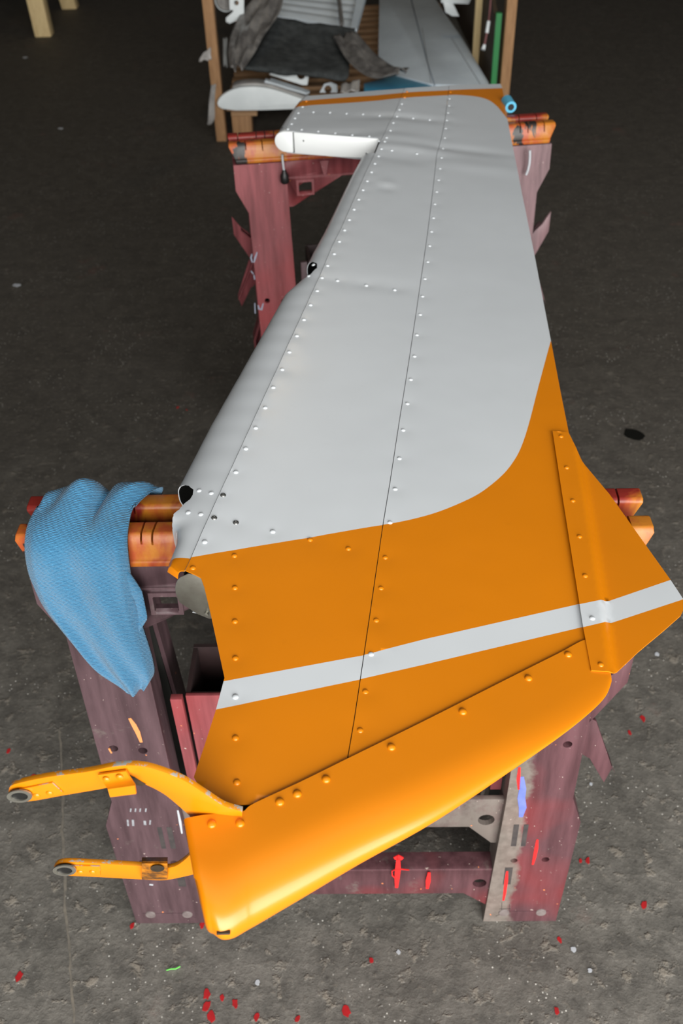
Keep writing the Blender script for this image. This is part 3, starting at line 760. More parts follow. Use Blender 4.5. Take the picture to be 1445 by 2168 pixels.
for px, py, par, w in ((78,1684,arm_u,0.0017),(105,1679,arm_u,0.0017),(225,1650,arm_u,0.0045),(253,1645,arm_u,0.0045),(170,1846,arm_l,0.0017),(196,1846,arm_l,0.0017)):
    rivet(hpt(px, py, w), HNm, 'o', par)
# angle clip on the upper arm
m = MB(); cl = [((207,1641),(266,1633)), ((214,1653),(273,1645)), ((222,1662),(279,1654)), ((228,1671),(285,1663)), ((233,1688),(288,1681))]
rowsc = [[hpt(a[0], a[1], w), hpt((a[0]+b[0])/2, (a[1]+b[1])/2, w), hpt(b[0], b[1], w)] for (a, b), w in zip(cl, (0.003, 0.0042, 0.007, 0.011, 0.014))]
m.grid(rowsc); m.grid([[p-HNm*0.0016 for p in r] for r in rowsc])
ed = [r[0] for r in rowsc]+rowsc[-1][1:]+[r[-1] for r in rowsc[::-1]][1:]+rowsc[0][::-1][1:]
m.grid([ed, [p-HNm*0.0016 for p in ed]], 0, False)
build('angle_clip', m, 'orange', arm_u, 50, world=True)
build('grease_patch', MB().add([hpt(x, y, 0.0004) for x, y in ((272,1640),(284,1645),(300,1655),(309,1660),(300,1664),(286,1662),(278,1652))]+[hpt(x, y, 0.0) for x, y in ((272,1640),(284,1645),(300,1655),(309,1660),(300,1664),(286,1662),(278,1652))], [tuple(range(7)), tuple(range(7, 14))]+[(i, (i+1) % 7, 7+(i+1) % 7, 7+i) for i in range(7)]), 'soot', arm_u, world=True)
# curled clip with a dark hole on the lower arm
m = MB(); rc = []
for y, w in ((1862, 0.001), (1852, 0.005), (1840, 0.008), (1828, 0.007), (1820, 0.002), (1818, -0.004)): rc.append([hpt(x, y, w) for x in (300, 318, 336, 354)])
m.grid(rc); m.grid([[p-HNm*0.0015 for p in r] for r in rc]); ed = [r[0] for r in rc]+rc[-1][1:]+[r[-1] for r in rc[::-1]][1:]+rc[0][::-1][1:]
m.grid([ed, [p-HNm*0.0015 for p in ed]], 0, False)
build('curled_clip', m, 'sooty', arm_l, 60, world=True)
m = MB(); cc = [(333+15*math.cos(2*math.pi*k/16), 1839+7*math.sin(2*math.pi*k/16)) for k in range(16)]
m.add([hpt(x, y, 0.0088) for x, y in cc]+[hpt(x, y, 0.006) for x, y in cc], [tuple(range(16)), tuple(range(16, 32))]+[(i, (i+1) % 16, 16+(i+1) % 16, 16+i) for i in range(16)])
build('clip_hole', m, 'soot', arm_l, world=True)

# ------------------------------------------------------------------ folding sawhorses
SPLAY = 0.08
def fy(z): return -0.046-(0.756-z)*SPLAY          # local y of the near face of the front frame
def FP(u, v, w): return (u, fy(v)+w, v)           # frame plane: x, z, depth
def frame_parts(root, side, mats):
    """one leg frame; side=+1 front, -1 the same frame turned round"""
    def R(p): return (p[0]*side, p[1]*side, p[2])
    def turned(mb):
        mb.v = [R(p) for p in mb.v]
        return mb
    # beam half with sloped outer face and lip
    prof = [(-0.012, 0.759), (-0.050, 0.759), (-0.050, 0.767), (-0.046, 0.769), (-0.040, 0.794), (-0.035, 0.800), (-0.016, 0.800), (-0.012, 0.796)]
    b = MB()
    n = len(prof)
    def bx(z): return plin([(0.756, 0.354), (0.766, 0.356), (0.792, 0.370), (0.800, 0.368)], z)
    vs = [(-bx(z), y, z) for y, z in prof]+[(bx(z), y, z) for y, z in prof]
    b.add(vs, [tuple(range(n)), tuple(range(n, 2*n))[::-1]]+[(i, (i+1) % n, n+(i+1) % n, n+i) for i in range(n)])
    bo = build('beam', turned(b), mats['beam'] if side > 0 else mats['beam_b'], root, 40, 0.002)
    ks = []
    rnd = random.Random(5 if side > 0 else 9)
    for x in (-0.335, -0.30, -0.262, -0.238, -0.222, -0.205, -0.18, 0.235, 0.262, 0.290, 0.306, 0.340):
        d = rnd.uniform(0.006, 0.014); t = rnd.uniform(-0.12, 0.12); w = 0.0012
        x += rnd.uniform(-0.006, 0.006)
        km = MB(); km.add([R(q) for q in ((x-w+0.03*t, -0.07, 0.81), (x+w+0.03*t, -0.07, 0.81), (x+w-0.03*t, 0.0, 0.81), (x-w-0.03*t, 0.0, 0.81), (x-w+0.03*t, -0.07, 0.80-d*1.6), (x+w+0.03*t, -0.07, 0.80-d*1.6), (x+w-0.03*t, 0.0, 0.80-d*0.8), (x-w-0.03*t, 0.0, 0.80-d*0.8))],
                          [(0,3,2,1),(4,5,6,7),(0,1,5,4),(1,2,6,5),(2,3,7,6),(3,0,4,7)])
        ks.append(km)
    cut(bo, ks)
    # legs
    for s in (-1, 1):
        outl = [(0.362, 0.756), (0.362, 0.700), (0.337, 0.648), (0.334, 0.318), (0.352, 0.262), (0.345, 0.0), (0.226, 0.0), (0.238, 0.300), (0.246, 0.756)]
        outl = [(u*s, v) for u, v in outl]
        lg = MB(); lg.prism(outl, FP, 0.0, 0.010)
        # side flanges and raised spine
        def strip(pts, wd, w0, w1):
            P = pts+[(u+wd*s, v) for u, v in pts[::-1]]; lg.prism(P, FP, w0, w1)
        strip([(u*s, v) for u, v in ((0.362, 0.756), (0.362, 0.700), (0.337, 0.648), (0.334, 0.318), (0.352, 0.262), (0.345, 0.0))], -0.006, 0.0095, 0.042)
        strip([(u*s, v) for u, v in ((0.246, 0.756), (0.238, 0.300), (0.226, 0.0))], 0.006, 0.0095, 0.042)
        lg.prism([(u*s, v) for u, v in ((0.262, 0.030), (0.330, 0.030), (0.330, 0.016), (0.245, 0.016))], FP, -0.0012, 0.001)
        mat = mats['leg_r'] if s*side > 0 else mats['leg_l']
        lo = build('leg', turned(lg), mat, root, None, 0.0004)
        # foot pads and bolt holes
        for u in (0.258, 0.318):
            mm = MB().lathe([(0, 0.0016), (0.008, 0.0016), (0.009, 0.0004), (0.009, -0.001)], FP(u*s, 0.026, 0.0), (0, -1, SPLAY), 16); build('foot_stud', turned(mm), 'stud', lo, 50)
        hol = []
        for u, v, r in ((0.312, 0.435, 0.0065), (0.272, 0.430, 0.0065), (0.310, 0.170, 0.0060), (0.262, 0.168, 0.0055)):
            c = R(FP(u*s, v, 0.005)); hol.append(cyl(c, (0, -1*side, SPLAY*0), r, 0.008))
        cut(lo, hol)
        build('leg_liner', turned(MB().prism([(u*s, v) for u, v in ((0.330, 0.68), (0.330, 0.05), (0.245, 0.05), (0.250, 0.68))], FP, 0.0385, 0.0405)), 'dark', lo)  # near-black sheet added to give the shade inside the leg channel
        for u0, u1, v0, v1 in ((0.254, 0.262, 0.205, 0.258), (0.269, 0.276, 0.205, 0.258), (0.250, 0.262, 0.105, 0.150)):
            build('slot', turned(MB().prism([(u*s, v) for u, v in ((u0, v0), (u1, v0), (u1, v1), (u0, v1))], FP, -0.0003, 0.002)), 'slotdark', lo)  # proud dark inlay painted as the shade of a recess
        if s > 0:    # cleats on one side only
            for pts in ([(0.334, 0.545), (0.334, 0.470), (0.376, 0.552), (0.377, 0.600), (0.358, 0.570), (0.342, 0.556)], [(0.335, 0.485), (0.334, 0.412), (0.347, 0.402), (0.374, 0.350), (0.381, 0.382), (0.346, 0.478)]):
                hk = MB().prism(pts, FP, 0.002, 0.008); hk.prism([(pts[0][0], pts[0][1]), (pts[0][0], pts[0][1]-0.004), (pts[-2][0]-0.001, pts[-2][1]-0.004), (pts[-2][0], pts[-2][1])], FP, 0.008, 0.026)
                build('cleat', turned(hk), mat, lo, 35, 0.0012)
    # apron with gussets and square holes
    ap = MB(); ap.prism([(-0.247, 0.756), (0.247, 0.756), (0.247, 0.655), (0.235, 0.655), (0.12, 0.717), (-0.12, 0.717), (-0.235, 0.655), (-0.247, 0.655)], FP, 0.004, 0.012)
    ap.prism([(-0.245, 0.722), (0.245, 0.722), (0.245, 0.7185), (-0.245, 0.7185)], FP, 0.002, 0.03)
    for s in (-1, 1): ap.prism([(0.170*s, 0.755), (0.150*s, 0.755), (0.157*s, 0.724), (0.163*s, 0.724)], FP, -0.005, 0.006)
    for s in (-1, 1):
        q = [(0.188*s, 0.712), (0.222*s, 0.712), (0.222*s, 0.683), (0.188*s, 0.683)]
        for a, b_ in zip(q, q[1:]+q[:1]):
            du = 0.003; 
            ap.prism([(min(a[0], b_[0])-du, min(a[1], b_[1])-du), (max(a[0], b_[0])+du, min(a[1], b_[1])-du), (max(a[0], b_[0])+du, max(a[1], b_[1])+du), (min(a[0], b_[0])-du, max(a[1], b_[1])+du)], FP, 0.000, 0.005)
    ao = build('apron', turned(ap), mats['apron'], root, 35)
    hs = []
    for s in (-1, 1):
        h = MB(); x0, x1 = sorted((0.190*s, 0.220*s)); c0 = [(x0, 0.687), (x1, 0.687), (x1, 0.708), (x0, 0.708)]
        h.prism(c0, FP, -0.02, 0.028); hs.append(turned(h))
    cut(ao, hs)
    # lower cross bar with corner gussets
    cb = MB(); cb.prism([(-0.237, 0.140), (-0.237, 0.060), (-0.232, 0.038), (-0.190, 0.074), (0.190, 0.074), (0.232, 0.038), (0.237, 0.060), (0.237, 0.140)], FP, 0.004, 0.012)
    cb.prism([(-0.236, 0.140), (0.236, 0.140), (0.236, 0.134), (-0.236, 0.134)], FP, 0.004, 0.034)
    co = build('cross_bar', turned(cb), mats['bar'], root, 35, 0.001)
    cut(co, [cyl(R(FP(0.214*s, 0.102, 0.008)), (0, -1, 0), 0.011, 0.007) for s in (-1, 1)])

def sawhorse(loc, rz, label, mats):
    root = thing('folding_sawhorse', label, 'sawhorse', loc, rz, 'folding sawhorses under the rudder')
    frame_parts(root, 1, mats); frame_parts(root, -1, mats)
    # folding tray between the frames
    t = MB()
    x0, x1, y0, y1, z0, z1 = -0.205, 0.215, -0.048, 0.044, 0.30, 0.518
    t.box((x0, y0, z0), (x1, y0+0.006, z1)); bk = MB(); bk.box((x0, y1-0.006, z0), (x1, y1, z1)).box((x0, y0+0.0065, z0), (x0+0.006, y1-0.0065, z1-0.001)).box((x1-0.006, y0+0.0065, z0), (x1, y1-0.0065, z1-0.001)).box((x0+0.0065, y0+0.0065, z0), (x1-0.0065, y1-0.0065, z0+0.006)).box((x0+0.0065, y0+0.0065, z0+0.0065), (x1-0.0065, y0+0.009, z1-0.002))
    t.box((x0-0.020, y0-0.006, z0), (x0-0.004, y0+0.004, z1)).box((x1+0.004, y0-0.006, z0), (x1+0.020, y0+0.004, z1))
    to = build('folding_tray', t, mats['tray'], root, 35, 0.001); build('tray_well', bk, simple('black_tray_plastic', (0.018, 0.009, 0.009), (0.03, 0.014, 0.014), 30, 0.6), to)  # well walls coloured near-black for the shade inside the tray
    # shelf brace with corner gussets above the cross bar
    sb_ = MB(); sb_.prism([(-0.240, 0.300), (0.240, 0.300), (0.238, 0.195), (0.226, 0.195), (0.190, 0.235), (-0.190, 0.235), (-0.226, 0.195), (-0.238, 0.195)], FP, 0.012, 0.020)
    so = build('shelf_brace', sb_, mats['brace'], root, 35, 0.001)
    cut(so, [cyl(FP(0.215*s, 0.252, 0.016), (0, -1, 0), 0.0125, 0.007) for s in (-1, 1)])
    return root
near = sawhorse((-0.010, 0.846, 0), math.radians(-1.3), 'maroon sawhorse with a blue cloth over its beam, under the wide orange rudder end',
    dict(beam='beam', beam_b='beam_ridge', leg_l='maroon', leg_r='maroon_strip', apron='maroon', bar='maroon_dust', tray='maroon_red', brace='caked'))
far = sawhorse((0.137, 2.170, 0), math.radians(6.4), 'reddened plastic sawhorse under the narrow horn end of the rudder',
    dict(beam='beam', beam_b='beam_ridge', leg_l='maroon_red', leg_r='mauve', apron='maroon_red', bar='maroon', tray='maroon', brace='maroon'))

# paint strokes and small marks on the near sawhorse
def stroke(px, w, mat, off_=0.0006, parent=near):
    rz = parent.rotation_euler.z; RZ = Matrix.Rotation(rz, 3, 'Z'); c = parent.location+RZ @ Vector((0, fy(0.3), 0.3)); n = (RZ @ Vector((0, -1, SPLAY))).normalized()
    P = [at_plane(x, y, c+n*off_, n) for x, y in px]; L = []; Rr = []
    for i, p in enumerate(P):
        d = (P[min(i+1, len(P)-1)]-P[max(i-1, 0)]).normalized(); s = d.cross(n).normalized(); ww = w*(0.55 if i in (0, len(P)-1) else random.uniform(0.85, 1.15))
        L.append(p-s*ww); Rr.append(p+s*ww)
    m = MB().grid([L, Rr]); m.grid([[p-n*0.0016 for p in L], [p-n*0.0016 for p in Rr]]); m.grid([L+Rr[::-1]+L[:1], [p-n*0.0016 for p in L+Rr[::-1]+L[:1]]])
    m.v = [Matrix.Rotation(-rz, 3, 'Z') @ (Vector(p)-parent.location) for p in m.v]
    build('paint_stroke', m, mat, parent)
for pts, w, mt in (([(1137,1778),(1135,1795),(1131,1815),(1127,1831)], 0.0026, 'redmark'), ([(1073,1845),(1071,1865),(1068,1890),(1065,1907)], 0.0027, 'redmark'),
                   ([(1099,1625),(1097,1650),(1098,1672)], 0.0030, 'redmark'), ([(1104,1645),(1106,1670),(1103,1690),(1106,1710),(1102,1730)], 0.0052, 'bluemark'),
                   ([(843,1812),(842,1840),(840,1860),(839,1880)], 0.0042, 'redmark'), ([(908,1848),(906,1865),(904,1882)], 0.0038, 'redmark'),
                   ([(274,1521),(283,1535),(291,1550),(299,1572)], 0.0034, 'peach'), ([(230,1585),(236,1595)], 0.002, 'peach'), ([(376,1716),(381,1740),(385,1765)], 0.0022, 'chalk'),
                   *[([(x, 1712), (x-1, 1719)], 0.0020, 'scuff') for x in (277, 287, 297, 309)], ([(270,1736),(271,1749)], 0.0026, 'scuff'), ([(281,1736),(282,1749)], 0.0030, 'scuff'), ([(306,1738),(307,1747)], 0.0034, 'scuff'), ([(318,1737),(317,1746)], 0.0022, 'scuff'),  # two rows of small pale dashes on the left leg
                   ([(1056,1925),(1080,1924)], 0.0006, 'slotdark'), ([(1062,1911),(1061,1937)], 0.0006, 'slotdark'), ([(1078,1915),(1078,1931)], 0.0006, 'slotdark'),
                   ([(838,1862),(830,1854),(829,1845),(840,1840),(866,1843)], 0.0007, 'redmark'), ([(834,1818),(842,1816),(852,1819)], 0.0055, 'redmark'), ([(316,1873),(324,1874)], 0.003, 'chalk')):
    stroke(pts, w, mt)

for pts in ([(533,538),(531,546),(534,556)], [(544,534),(540,546),(537,556)], [(531,574),(536,580)], [(537,582),(539,592)], [(539,642),(540,664)], [(546,646),(548,654),(553,656),(557,642)]):
    stroke(pts, 0.0022, 'bluechalk', parent=far)
# cord with a black toggle hanging off the far beam, and a white cord end
p = at_y(597, 327, 2.082)
cd = thing('toggle_cord', 'short cord with a black toggle hanging below the white horn end', 'cord', p)
build('cord', MB().tube([p, p+Vector((0.0, 0, -0.012)), p+Vector((0.001, 0, -0.03)), p+Vector((0.002, 0, -0.036))], 0.0026, 8), 'chalk', cd, 60, world=True)
q = p+Vector((0.002, 0, -0.050))
build('toggle', MB().lathe([(0, 0.016), (0.004, 0.016), (0.006, 0.010), (0.0095, 0.004), (0.0100, -0.010), (0.007, -0.014), (0, -0.014)], q, (0, 0, 1), 14), 'rubber', cd, 50, world=True)
pts = [at_y(x, y, 2.137) for x, y in ((1121,318),(1121,332),(1120,346),(1117,360),(1113,370))]
tag(build('cord_end', MB().tube(pts, 0.0030, 8), 'chalk', None, 60), 'white cord end hanging from the mauve right leg of the reddened sawhorse', 'cord')

# ------------------------------------------------------------------ blue cloth over the beam end
def cloth():
    path = [(0.925, 0.700), (0.925, 0.745), (0.918, 0.785), (0.905, 0.812), (0.888, 0.822), (0.868, 0.820), (0.848, 0.817), (0.830, 0.812), (0.816, 0.802), (0.808, 0.785), (0.803, 0.765), (0.798, 0.745), (0.794, 0.725), (0.790, 0.70), (0.786, 0.675), (0.783, 0.65), (0.781, 0.63), (0.780, 0.612), (0.779, 0.598)]
    xl = [-0.350, -0.350, -0.350, -0.348, -0.348, -0.352, -0.358, -0.362, -0.364, -0.366, -0.366, -0.362, -0.357, -0.347, -0.336, -0.326, -0.316, -0.302, -0.287]
    xr = [-0.235, -0.232, -0.222, -0.214, -0.222, -0.236, -0.243, -0.245, -0.246, -0.247, -0.248, -0.250, -0.250, -0.249, -0.247, -0.245, -0.244, -0.246, -0.257]
    rowsd = catmull([(a[0], a[1], l, r) for a, l, r in zip(path, xl, xr)], 6); n = 46; rows = []
    for i, (y, z, l, r) in enumerate(rowsd):
        t = i/(len(rowsd)-1); row = []
        top = math.exp(-((t-0.22)/0.11)**2); hang = max(0, (t-0.45)/0.55)
        for j in range(n+1):
            u = j/n; x = lerp(l, r, u)
            hump = 0.027*math.exp(-((u-0.36)/0.17)**2)+0.017*math.exp(-((u-0.78)/0.17)**2)-0.020*math.exp(-((u-0.57-0.5*(t-0.25))/0.06)**2)-0.008*math.exp(-((u-0.95)/0.05)**2)
            dz = top*hump
            edge = (2*u-1)
            dy = -0.006*hang*(1-edge**4)+0.010*max(0, abs(edge)-0.82)/0.18*(1 if t > 0.3 else 0)
            dy += 0.0035*math.sin(u*9+t*7)*(0.3+hang)+0.002*math.sin(u*17-t*11)
            dz += 0.0016*math.sin(u*23+t*31)*top
            row.append((x+0.006*hang, y+dy-0.022, z+dz*0.72-0.008*hang))
        rows.append(row)
    return rows
rows = cloth(); rot = [[tuple(Vector(p)) for p in r] for r in rows]
m = MB().grid(rows); inn = [[(x, y+0.004, z-0.003) for x, y, z in r] for r in rows]; m.grid(inn)
ed = [r[0] for r in rows]+rows[-1][1:]+[r[-1] for r in rows[::-1]][1:]+rows[0][::-1][1:]
ei = [r[0] for r in inn]+inn[-1][1:]+[r[-1] for r in inn[::-1]][1:]+inn[0][::-1][1:]
m.grid([ed, ei])
cl_root = thing('cleaning_cloth', 'blue ribbed microfibre cloth draped over the end of an orange beam', 'cloth', (-0.30, 0.86, 0.80))
build('outer_layer', m, 'cloth', cl_root, 180, world=True)
# inner folded layer showing at its side
rows2 = []
for i in range(26):
    t = i/25; z = lerp(0.765, 0.672, t); row = []
    for j in range(9):
        u = j/8; xr_ = plin([(0, -0.248), (0.35, -0.238), (0.75, -0.236), (1, -0.252)], t)
        row.append((lerp(-0.29, xr_, u), 0.784-0.012*t+0.004*u+0.003*math.sin(u*6+t*5), z))
    rows2.append(row)
m = MB().grid(rows2); i2 = [[(x, y+0.003, z) for x, y, z in r] for r in rows2]; m.grid(i2)
ed = [r[0] for r in rows2]+rows2[-1][1:]+[r[-1] for r in rows2[::-1]][1:]+rows2[0][::-1][1:]
ei = [r[0] for r in i2]+i2[-1][1:]+[r[-1] for r in i2[::-1]][1:]+i2[0][::-1][1:]
m.grid([ed, ei]); build('inner_fold', m, 'cloth', cl_root, 180, world=True)

# ------------------------------------------------------------------ pallet crate and stored aircraft parts behind
PL = at_z(469, 300, 0.0); PR = at_z(1067, 300, 0.0); YF = PL.y+0.05
crate = thing('pallet_crate', 'open wooden pallet crate with corner posts holding spare aircraft parts', 'crate', (0.1, YF, 0))
XL, XR, YB = PL.x-0.03, PR.x+0.02, 6.3
def post(x, y, h=1.25, t=0.045, d=0.07, mat='wood'):
    build('post', MB().box((x-t/2, y, 0), (x+t/2, y+d, h)), mat, crate, 30, 0.003, world=True)
post(PL.x, YF-0.05, t=0.046); post(PR.x, YF-0.05, t=0.044); post(XL, YB); post(XR, YB)
for i in range(15):
    y = YF+i*0.128; build('deck_board', MB().box((XL+0.06, y, 0.120), (XR-0.06, y+0.066, 0.142)), 'wood_x', crate, 30, 0.002, world=True)
for x in (XL+0.08, 0.06, XR-0.22):
    build('bearer', MB().box((x, YF, 0.095), (x+0.12, YB-0.05, 0.1195)), 'wood_x', crate, 30, 0.002, world=True)
    for y in (YF+0.01, YF+0.85, YF+1.6): build('block', MB().box((x, y, 0.0), (x+0.09, y+0.12, 0.0945)), 'wood', crate, 30, 0.003, world=True)
build('side_panel', MB().prism([(YF+0.02, 0.15), (YB, 0.15), (YB, 0.75), (YF+0.75, 0.72), (YF+0.02, 0.46)], lambda u, v, w: (w, u, v), XR-0.075, XR-0.057), 'ply', crate, world=True)
build('edge_strip', MB().box((XR-0.078, YF-0.012, 0.14), (XR-0.054, YF+0.015, 0.50)), 'green', crate, world=True)
# ragged plastic film snagged on the front-left post
M['film'] = simple('grey_plastic_film', (0.24, 0.228, 0.215), (0.085, 0.08, 0.078), 16, 0.30, bump=0.6, bscale=40)
M['film_light'] = simple('pale_plastic_film', (0.42, 0.40, 0.38), (0.24, 0.23, 0.22), 14, 0.3, bump=0.6, bscale=40)
M['foam'] = simple('black_felt', (0.024, 0.028, 0.029), (0.065, 0.072, 0.072), 22, 0.9, bump=0.8, bscale=300)
M['grey'] = simple('grey_primer_skin', (0.62, 0.70, 0.76), (0.53, 0.60, 0.66), 6, 0.5)
M['darkgrey'] = simple('dark_grey_skin', (0.20, 0.205, 0.20), (0.14, 0.145, 0.14), 8, 0.6)
M['bluefilm'] = simple('blue_film', (0.06, 0.33, 0.55), (0.08, 0.40, 0.62), 12, 0.35)
M['ribbed'] = simple('ribbed_grey_skin', (0.62, 0.68, 0.72), (0.54, 0.60, 0.64), 12, 0.4)
M['whitepart'] = simple('white_part', (0.80, 0.85, 0.86), (0.72, 0.77, 0.78), 12, 0.45)

def drape(name, edges_px, y_of, parent=None, mat='film', rip=0.012, nsub=14, th=0.003, lab=None, cat='sheet'):
    """crumpled sheet: edges_px = list of (left pixel, right pixel, world y left, world y right)"""
    rows = []
    D = catmull([tuple(at_y(*a[:2], ya))+tuple(at_y(*b[:2], yb)) for a, b, ya, yb in edges_px], 5)
    for i, d in enumerate(D):
        p = Vector(d[:3]); q = Vector(d[3:]); row = []
        for j in range(nsub+1):
            u = j/nsub; v = p.lerp(q, u); v.z += rip*(math.sin(u*11+i*0.35)+0.7*math.sin(u*23-i*0.6+1))*math.sin(math.pi*u)**0.5; v.y += rip*0.6*math.sin(u*7+i*0.5)
            row.append(v)
        rows.append(row)
    m = MB().grid(rows); i2 = [[p-Vector((0, -th, th)) for p in r] for r in rows]; m.grid(i2)
    ed = [r[0] for r in rows]+rows[-1][1:]+[r[-1] for r in rows[::-1]][1:]+rows[0][::-1][1:]
    ei = [r[0] for r in i2]+i2[-1][1:]+[r[-1] for r in i2[::-1]][1:]+i2[0][::-1][1:]
    m.grid([ed, ei]); o = build(name, m, mat, parent, 180)
    if lab: tag(o, lab, cat)
    return o

# white airfoil end piece on the pallet front
c0 = at_y(458, 205, YF-0.085)
fp = thing('flap_end', 'white blunt airfoil end piece lying on the front of the pallet', 'flap', (c0.x+0.2, YF+0.05, 0.145))
prof = []
LW = 0.425; xa = c0.x
up = [(0.0, 0.035), (0.01, 0.055), (0.04, 0.078), (0.09, 0.098), (0.15, 0.104), (0.21, 0.100), (0.27, 0.086), (0.34, 0.062), (0.40, 0.040), (LW, 0.026)]
dn = [(LW, 0.020), (0.36, 0.004), (0.20, 0.002), (0.08, 0.003), (0.02, 0.012), (0.004, 0.022)]
def FPt(u, v, w): return (xa+u, YF+0.0+w-0.02*u, 0.145+v)
build('end_cap', MB().prism(catmull(up, 3)+dn, FPt, -0.085, -0.056), 'whitepart', fp, 35, 0.004, world=True)
build('skin', MB().prism([(u, v*1.05+0.001) for u, v in catmull(up, 3) if u > 0.055]+[(u, v+0.002) for u, v in dn if u > 0.055], FPt, -0.0555, 0.015), 'film_light', fp, 35, 0.002, world=True)
for k_ in range(2):
    build('rail', MB().prism([(0.215+0.02*k_, 0.106-0.012*k_), (0.40+0.01*k_, 0.050-0.012*k_), (0.405+0.01*k_, 0.056-0.012*k_), (0.22+0.02*k_, 0.114-0.012*k_)], FPt, -0.03+0.05*k_, 0.00+0.05*k_), 'ribbed', fp, world=True)
# white bracket plates with round holes
def bracket(pxs, hole, hr, y, label, mat='whitepart', th=0.006):
    P = [at_y(x, yy, y) for x, yy in pxs]; n = len(P)
    m = MB().add(P+[p+Vector((0, th, 0)) for p in P], [tuple(range(n)), tuple(range(n, 2*n))[::-1]]+[(i, (i+1) % n, n+(i+1) % n, n+i) for i in range(n)])
    o = build('bracket_plate', m, mat, None, 35); h = at_y(*hole, y)
    cut(o, [cyl(h, (0, 1, 0), hr, 0.03, 20)])
    return tag(o, label, 'bracket')
bracket([(576,148),(611,154),(612,148),(618,146),(652,147),(655,153),(650,180),(640,180),(570,158)], (637,159), 0.019, YF+0.05, 'white notched bracket plate with a round hole standing behind the airfoil end piece')
bracket([(676,196),(686,178),(700,174),(713,180),(714,196)], (694,189), 0.017, YF+0.05, 'small grey bracket plate with a round hole beside the rudder tip', 'ribbed')
bracket([(485,-10),(516,-10),(516,28),(512,38),(500,44),(486,50),(478,46),(478,38),(492,26),(494,22),(486,20)], (500,6), 0.011, YF+0.35, 'white hooked bracket plate with an oval hole against the grey film')
# white round housing behind the hooked bracket
p = at_y(478, -4, YF+0.45)
hs = thing('round_housing', 'pale round housing behind the white hooked bracket', 'housing', p)
build('shell', MB().lathe([(0.0, -0.04), (0.040, -0.04), (0.046, -0.03), (0.046, 0.03), (0.04, 0.04), (0, 0.04)], p, (0, 1, 0.1), 24), 'film_light', hs, 40, world=True)
build('rim', MB().lathe([(0.047, -0.034), (0.050, -0.034), (0.050, -0.022), (0.047, -0.022)], p, (0, 1, 0.1), 24), 'whitepart', hs, 40, world=True)

# black felt pad sheet
drape('felt_pad', [((575,36),(752,60),4.99,4.93), ((555,75),(745,95),4.85,4.80), ((535,110),(740,128),4.66,4.62), ((515,136),(738,158),4.50,4.47), ((512,146),(730,170),4.485,4.455)], None, mat='foam', rip=0.004, th=0.006, lab='black felt pad spread over the stored parts in the crate', cat='pad')
# film around the left
drape('plastic_film', [((545,-12),(600,-12),4.98,5.00), ((510,28),(592,25),4.86,4.84), ((488,75),(560,72),4.68,4.67), ((482,110),(540,110),4.54,4.53), ((486,142),(514,145),4.42,4.41)], None, mat='film', rip=0.014, lab='crumpled translucent grey film hanging left of the black felt pad')
drape('plastic_film', [((472,82),(481,80),4.54,4.55), ((472,112),(479,110),4.50,4.51), ((473,138),(482,141),4.48,4.48)], None, mat='darkgrey', rip=0.006, lab='dark grey film scrap against the front corner post of the crate')
drape('plastic_film', [((430,112),(446,100),YF-0.056,YF-0.056), ((422,124),(446,115),YF-0.056,YF-0.056), ((421,130),(448,125),YF-0.056,YF-0.056)], None, mat='film_light', rip=0.003, nsub=6, lab='small pale film scrap snagged outside the corner post')
drape('plastic_film', [((447,180),(457,178),YF-0.056,YF-0.056), ((442,215),(454,213),YF-0.056,YF-0.056), ((440,255),(454,250),YF-0.056,YF-0.056), ((437,262),(446,264),YF-0.056,YF-0.056)], None, mat='film_light', rip=0.003, nsub=6, lab='thin strip of pale film hanging down beside the corner post')
drape('plastic_film', [((705,78),(752,66),4.80,4.85), ((720,105),(775,92),4.66,4.70), ((738,130),(800,118),4.52,4.56), ((770,158),(835,142),4.38,4.40), ((800,165),(862,142),4.32,4.32), ((835,155),(866,144),4.30,4.30)], None, mat='film', rip=0.010, lab='crumpled grey film trailing from the felt pad towards the grey wing panel')
drape('plastic_film', [((722,178),(762,168),4.42,4.40), ((720,196),(760,192),4.34,4.34)], None, mat='film_light', rip=0.006, nsub=8, lab='pale glossy film lying behind the rudder tip')

# ribbed control surface panel
rp = thing('ribbed_panel', 'grey corrugated control surface panel lying behind the black felt pad', 'panel', at_y(660, 30, 5.1))
a0 = at_y(580, 31, 5.12); a1 = at_y(748, 58, 5.08); b0 = at_y(620, -60, 5.85); b1 = at_y(772, -60, 5.80)
m = MB(); nr = 66; rowsr = []
for i in range(nr+1):
    t = i/nr; l = a0.lerp(b0, t); r = a1.lerp(b1, t); h = 0.010*abs(math.sin(t*math.pi*8.2))
    rowsr.append([l.lerp(r, u)+Vector((0, 0, h)) for u in (0, .25, .5, .75, 1)])
m.grid(rowsr); lowr = [[Vector((p.x, p.y, min(a1.z, a0.z)-0.02)) for p in r] for r in rowsr]; m.grid(lowr)
ed = [r[0] for r in rowsr]+rowsr[-1][1:]+[r[-1] for r in rowsr[::-1]][1:]+rowsr[0][::-1][1:]; ei = [r[0] for r in lowr]+lowr[-1][1:]+[r[-1] for r in lowr[::-1]][1:]+lowr[0][::-1][1:]
m.grid([ed, ei]); build('corrugated_skin', m, 'ribbed', rp, 50, world=True)
build('strap', MB().tube([at_y(723, 57, 4.95)+Vector((0, 0, 0.012)), at_y(719, 22, 5.18)+Vector((0, 0, 0.02)), at_y(714, -20, 5.5)+Vector((0, 0, 0.02))], 0.011, 6), 'film', rp, 60, world=True)
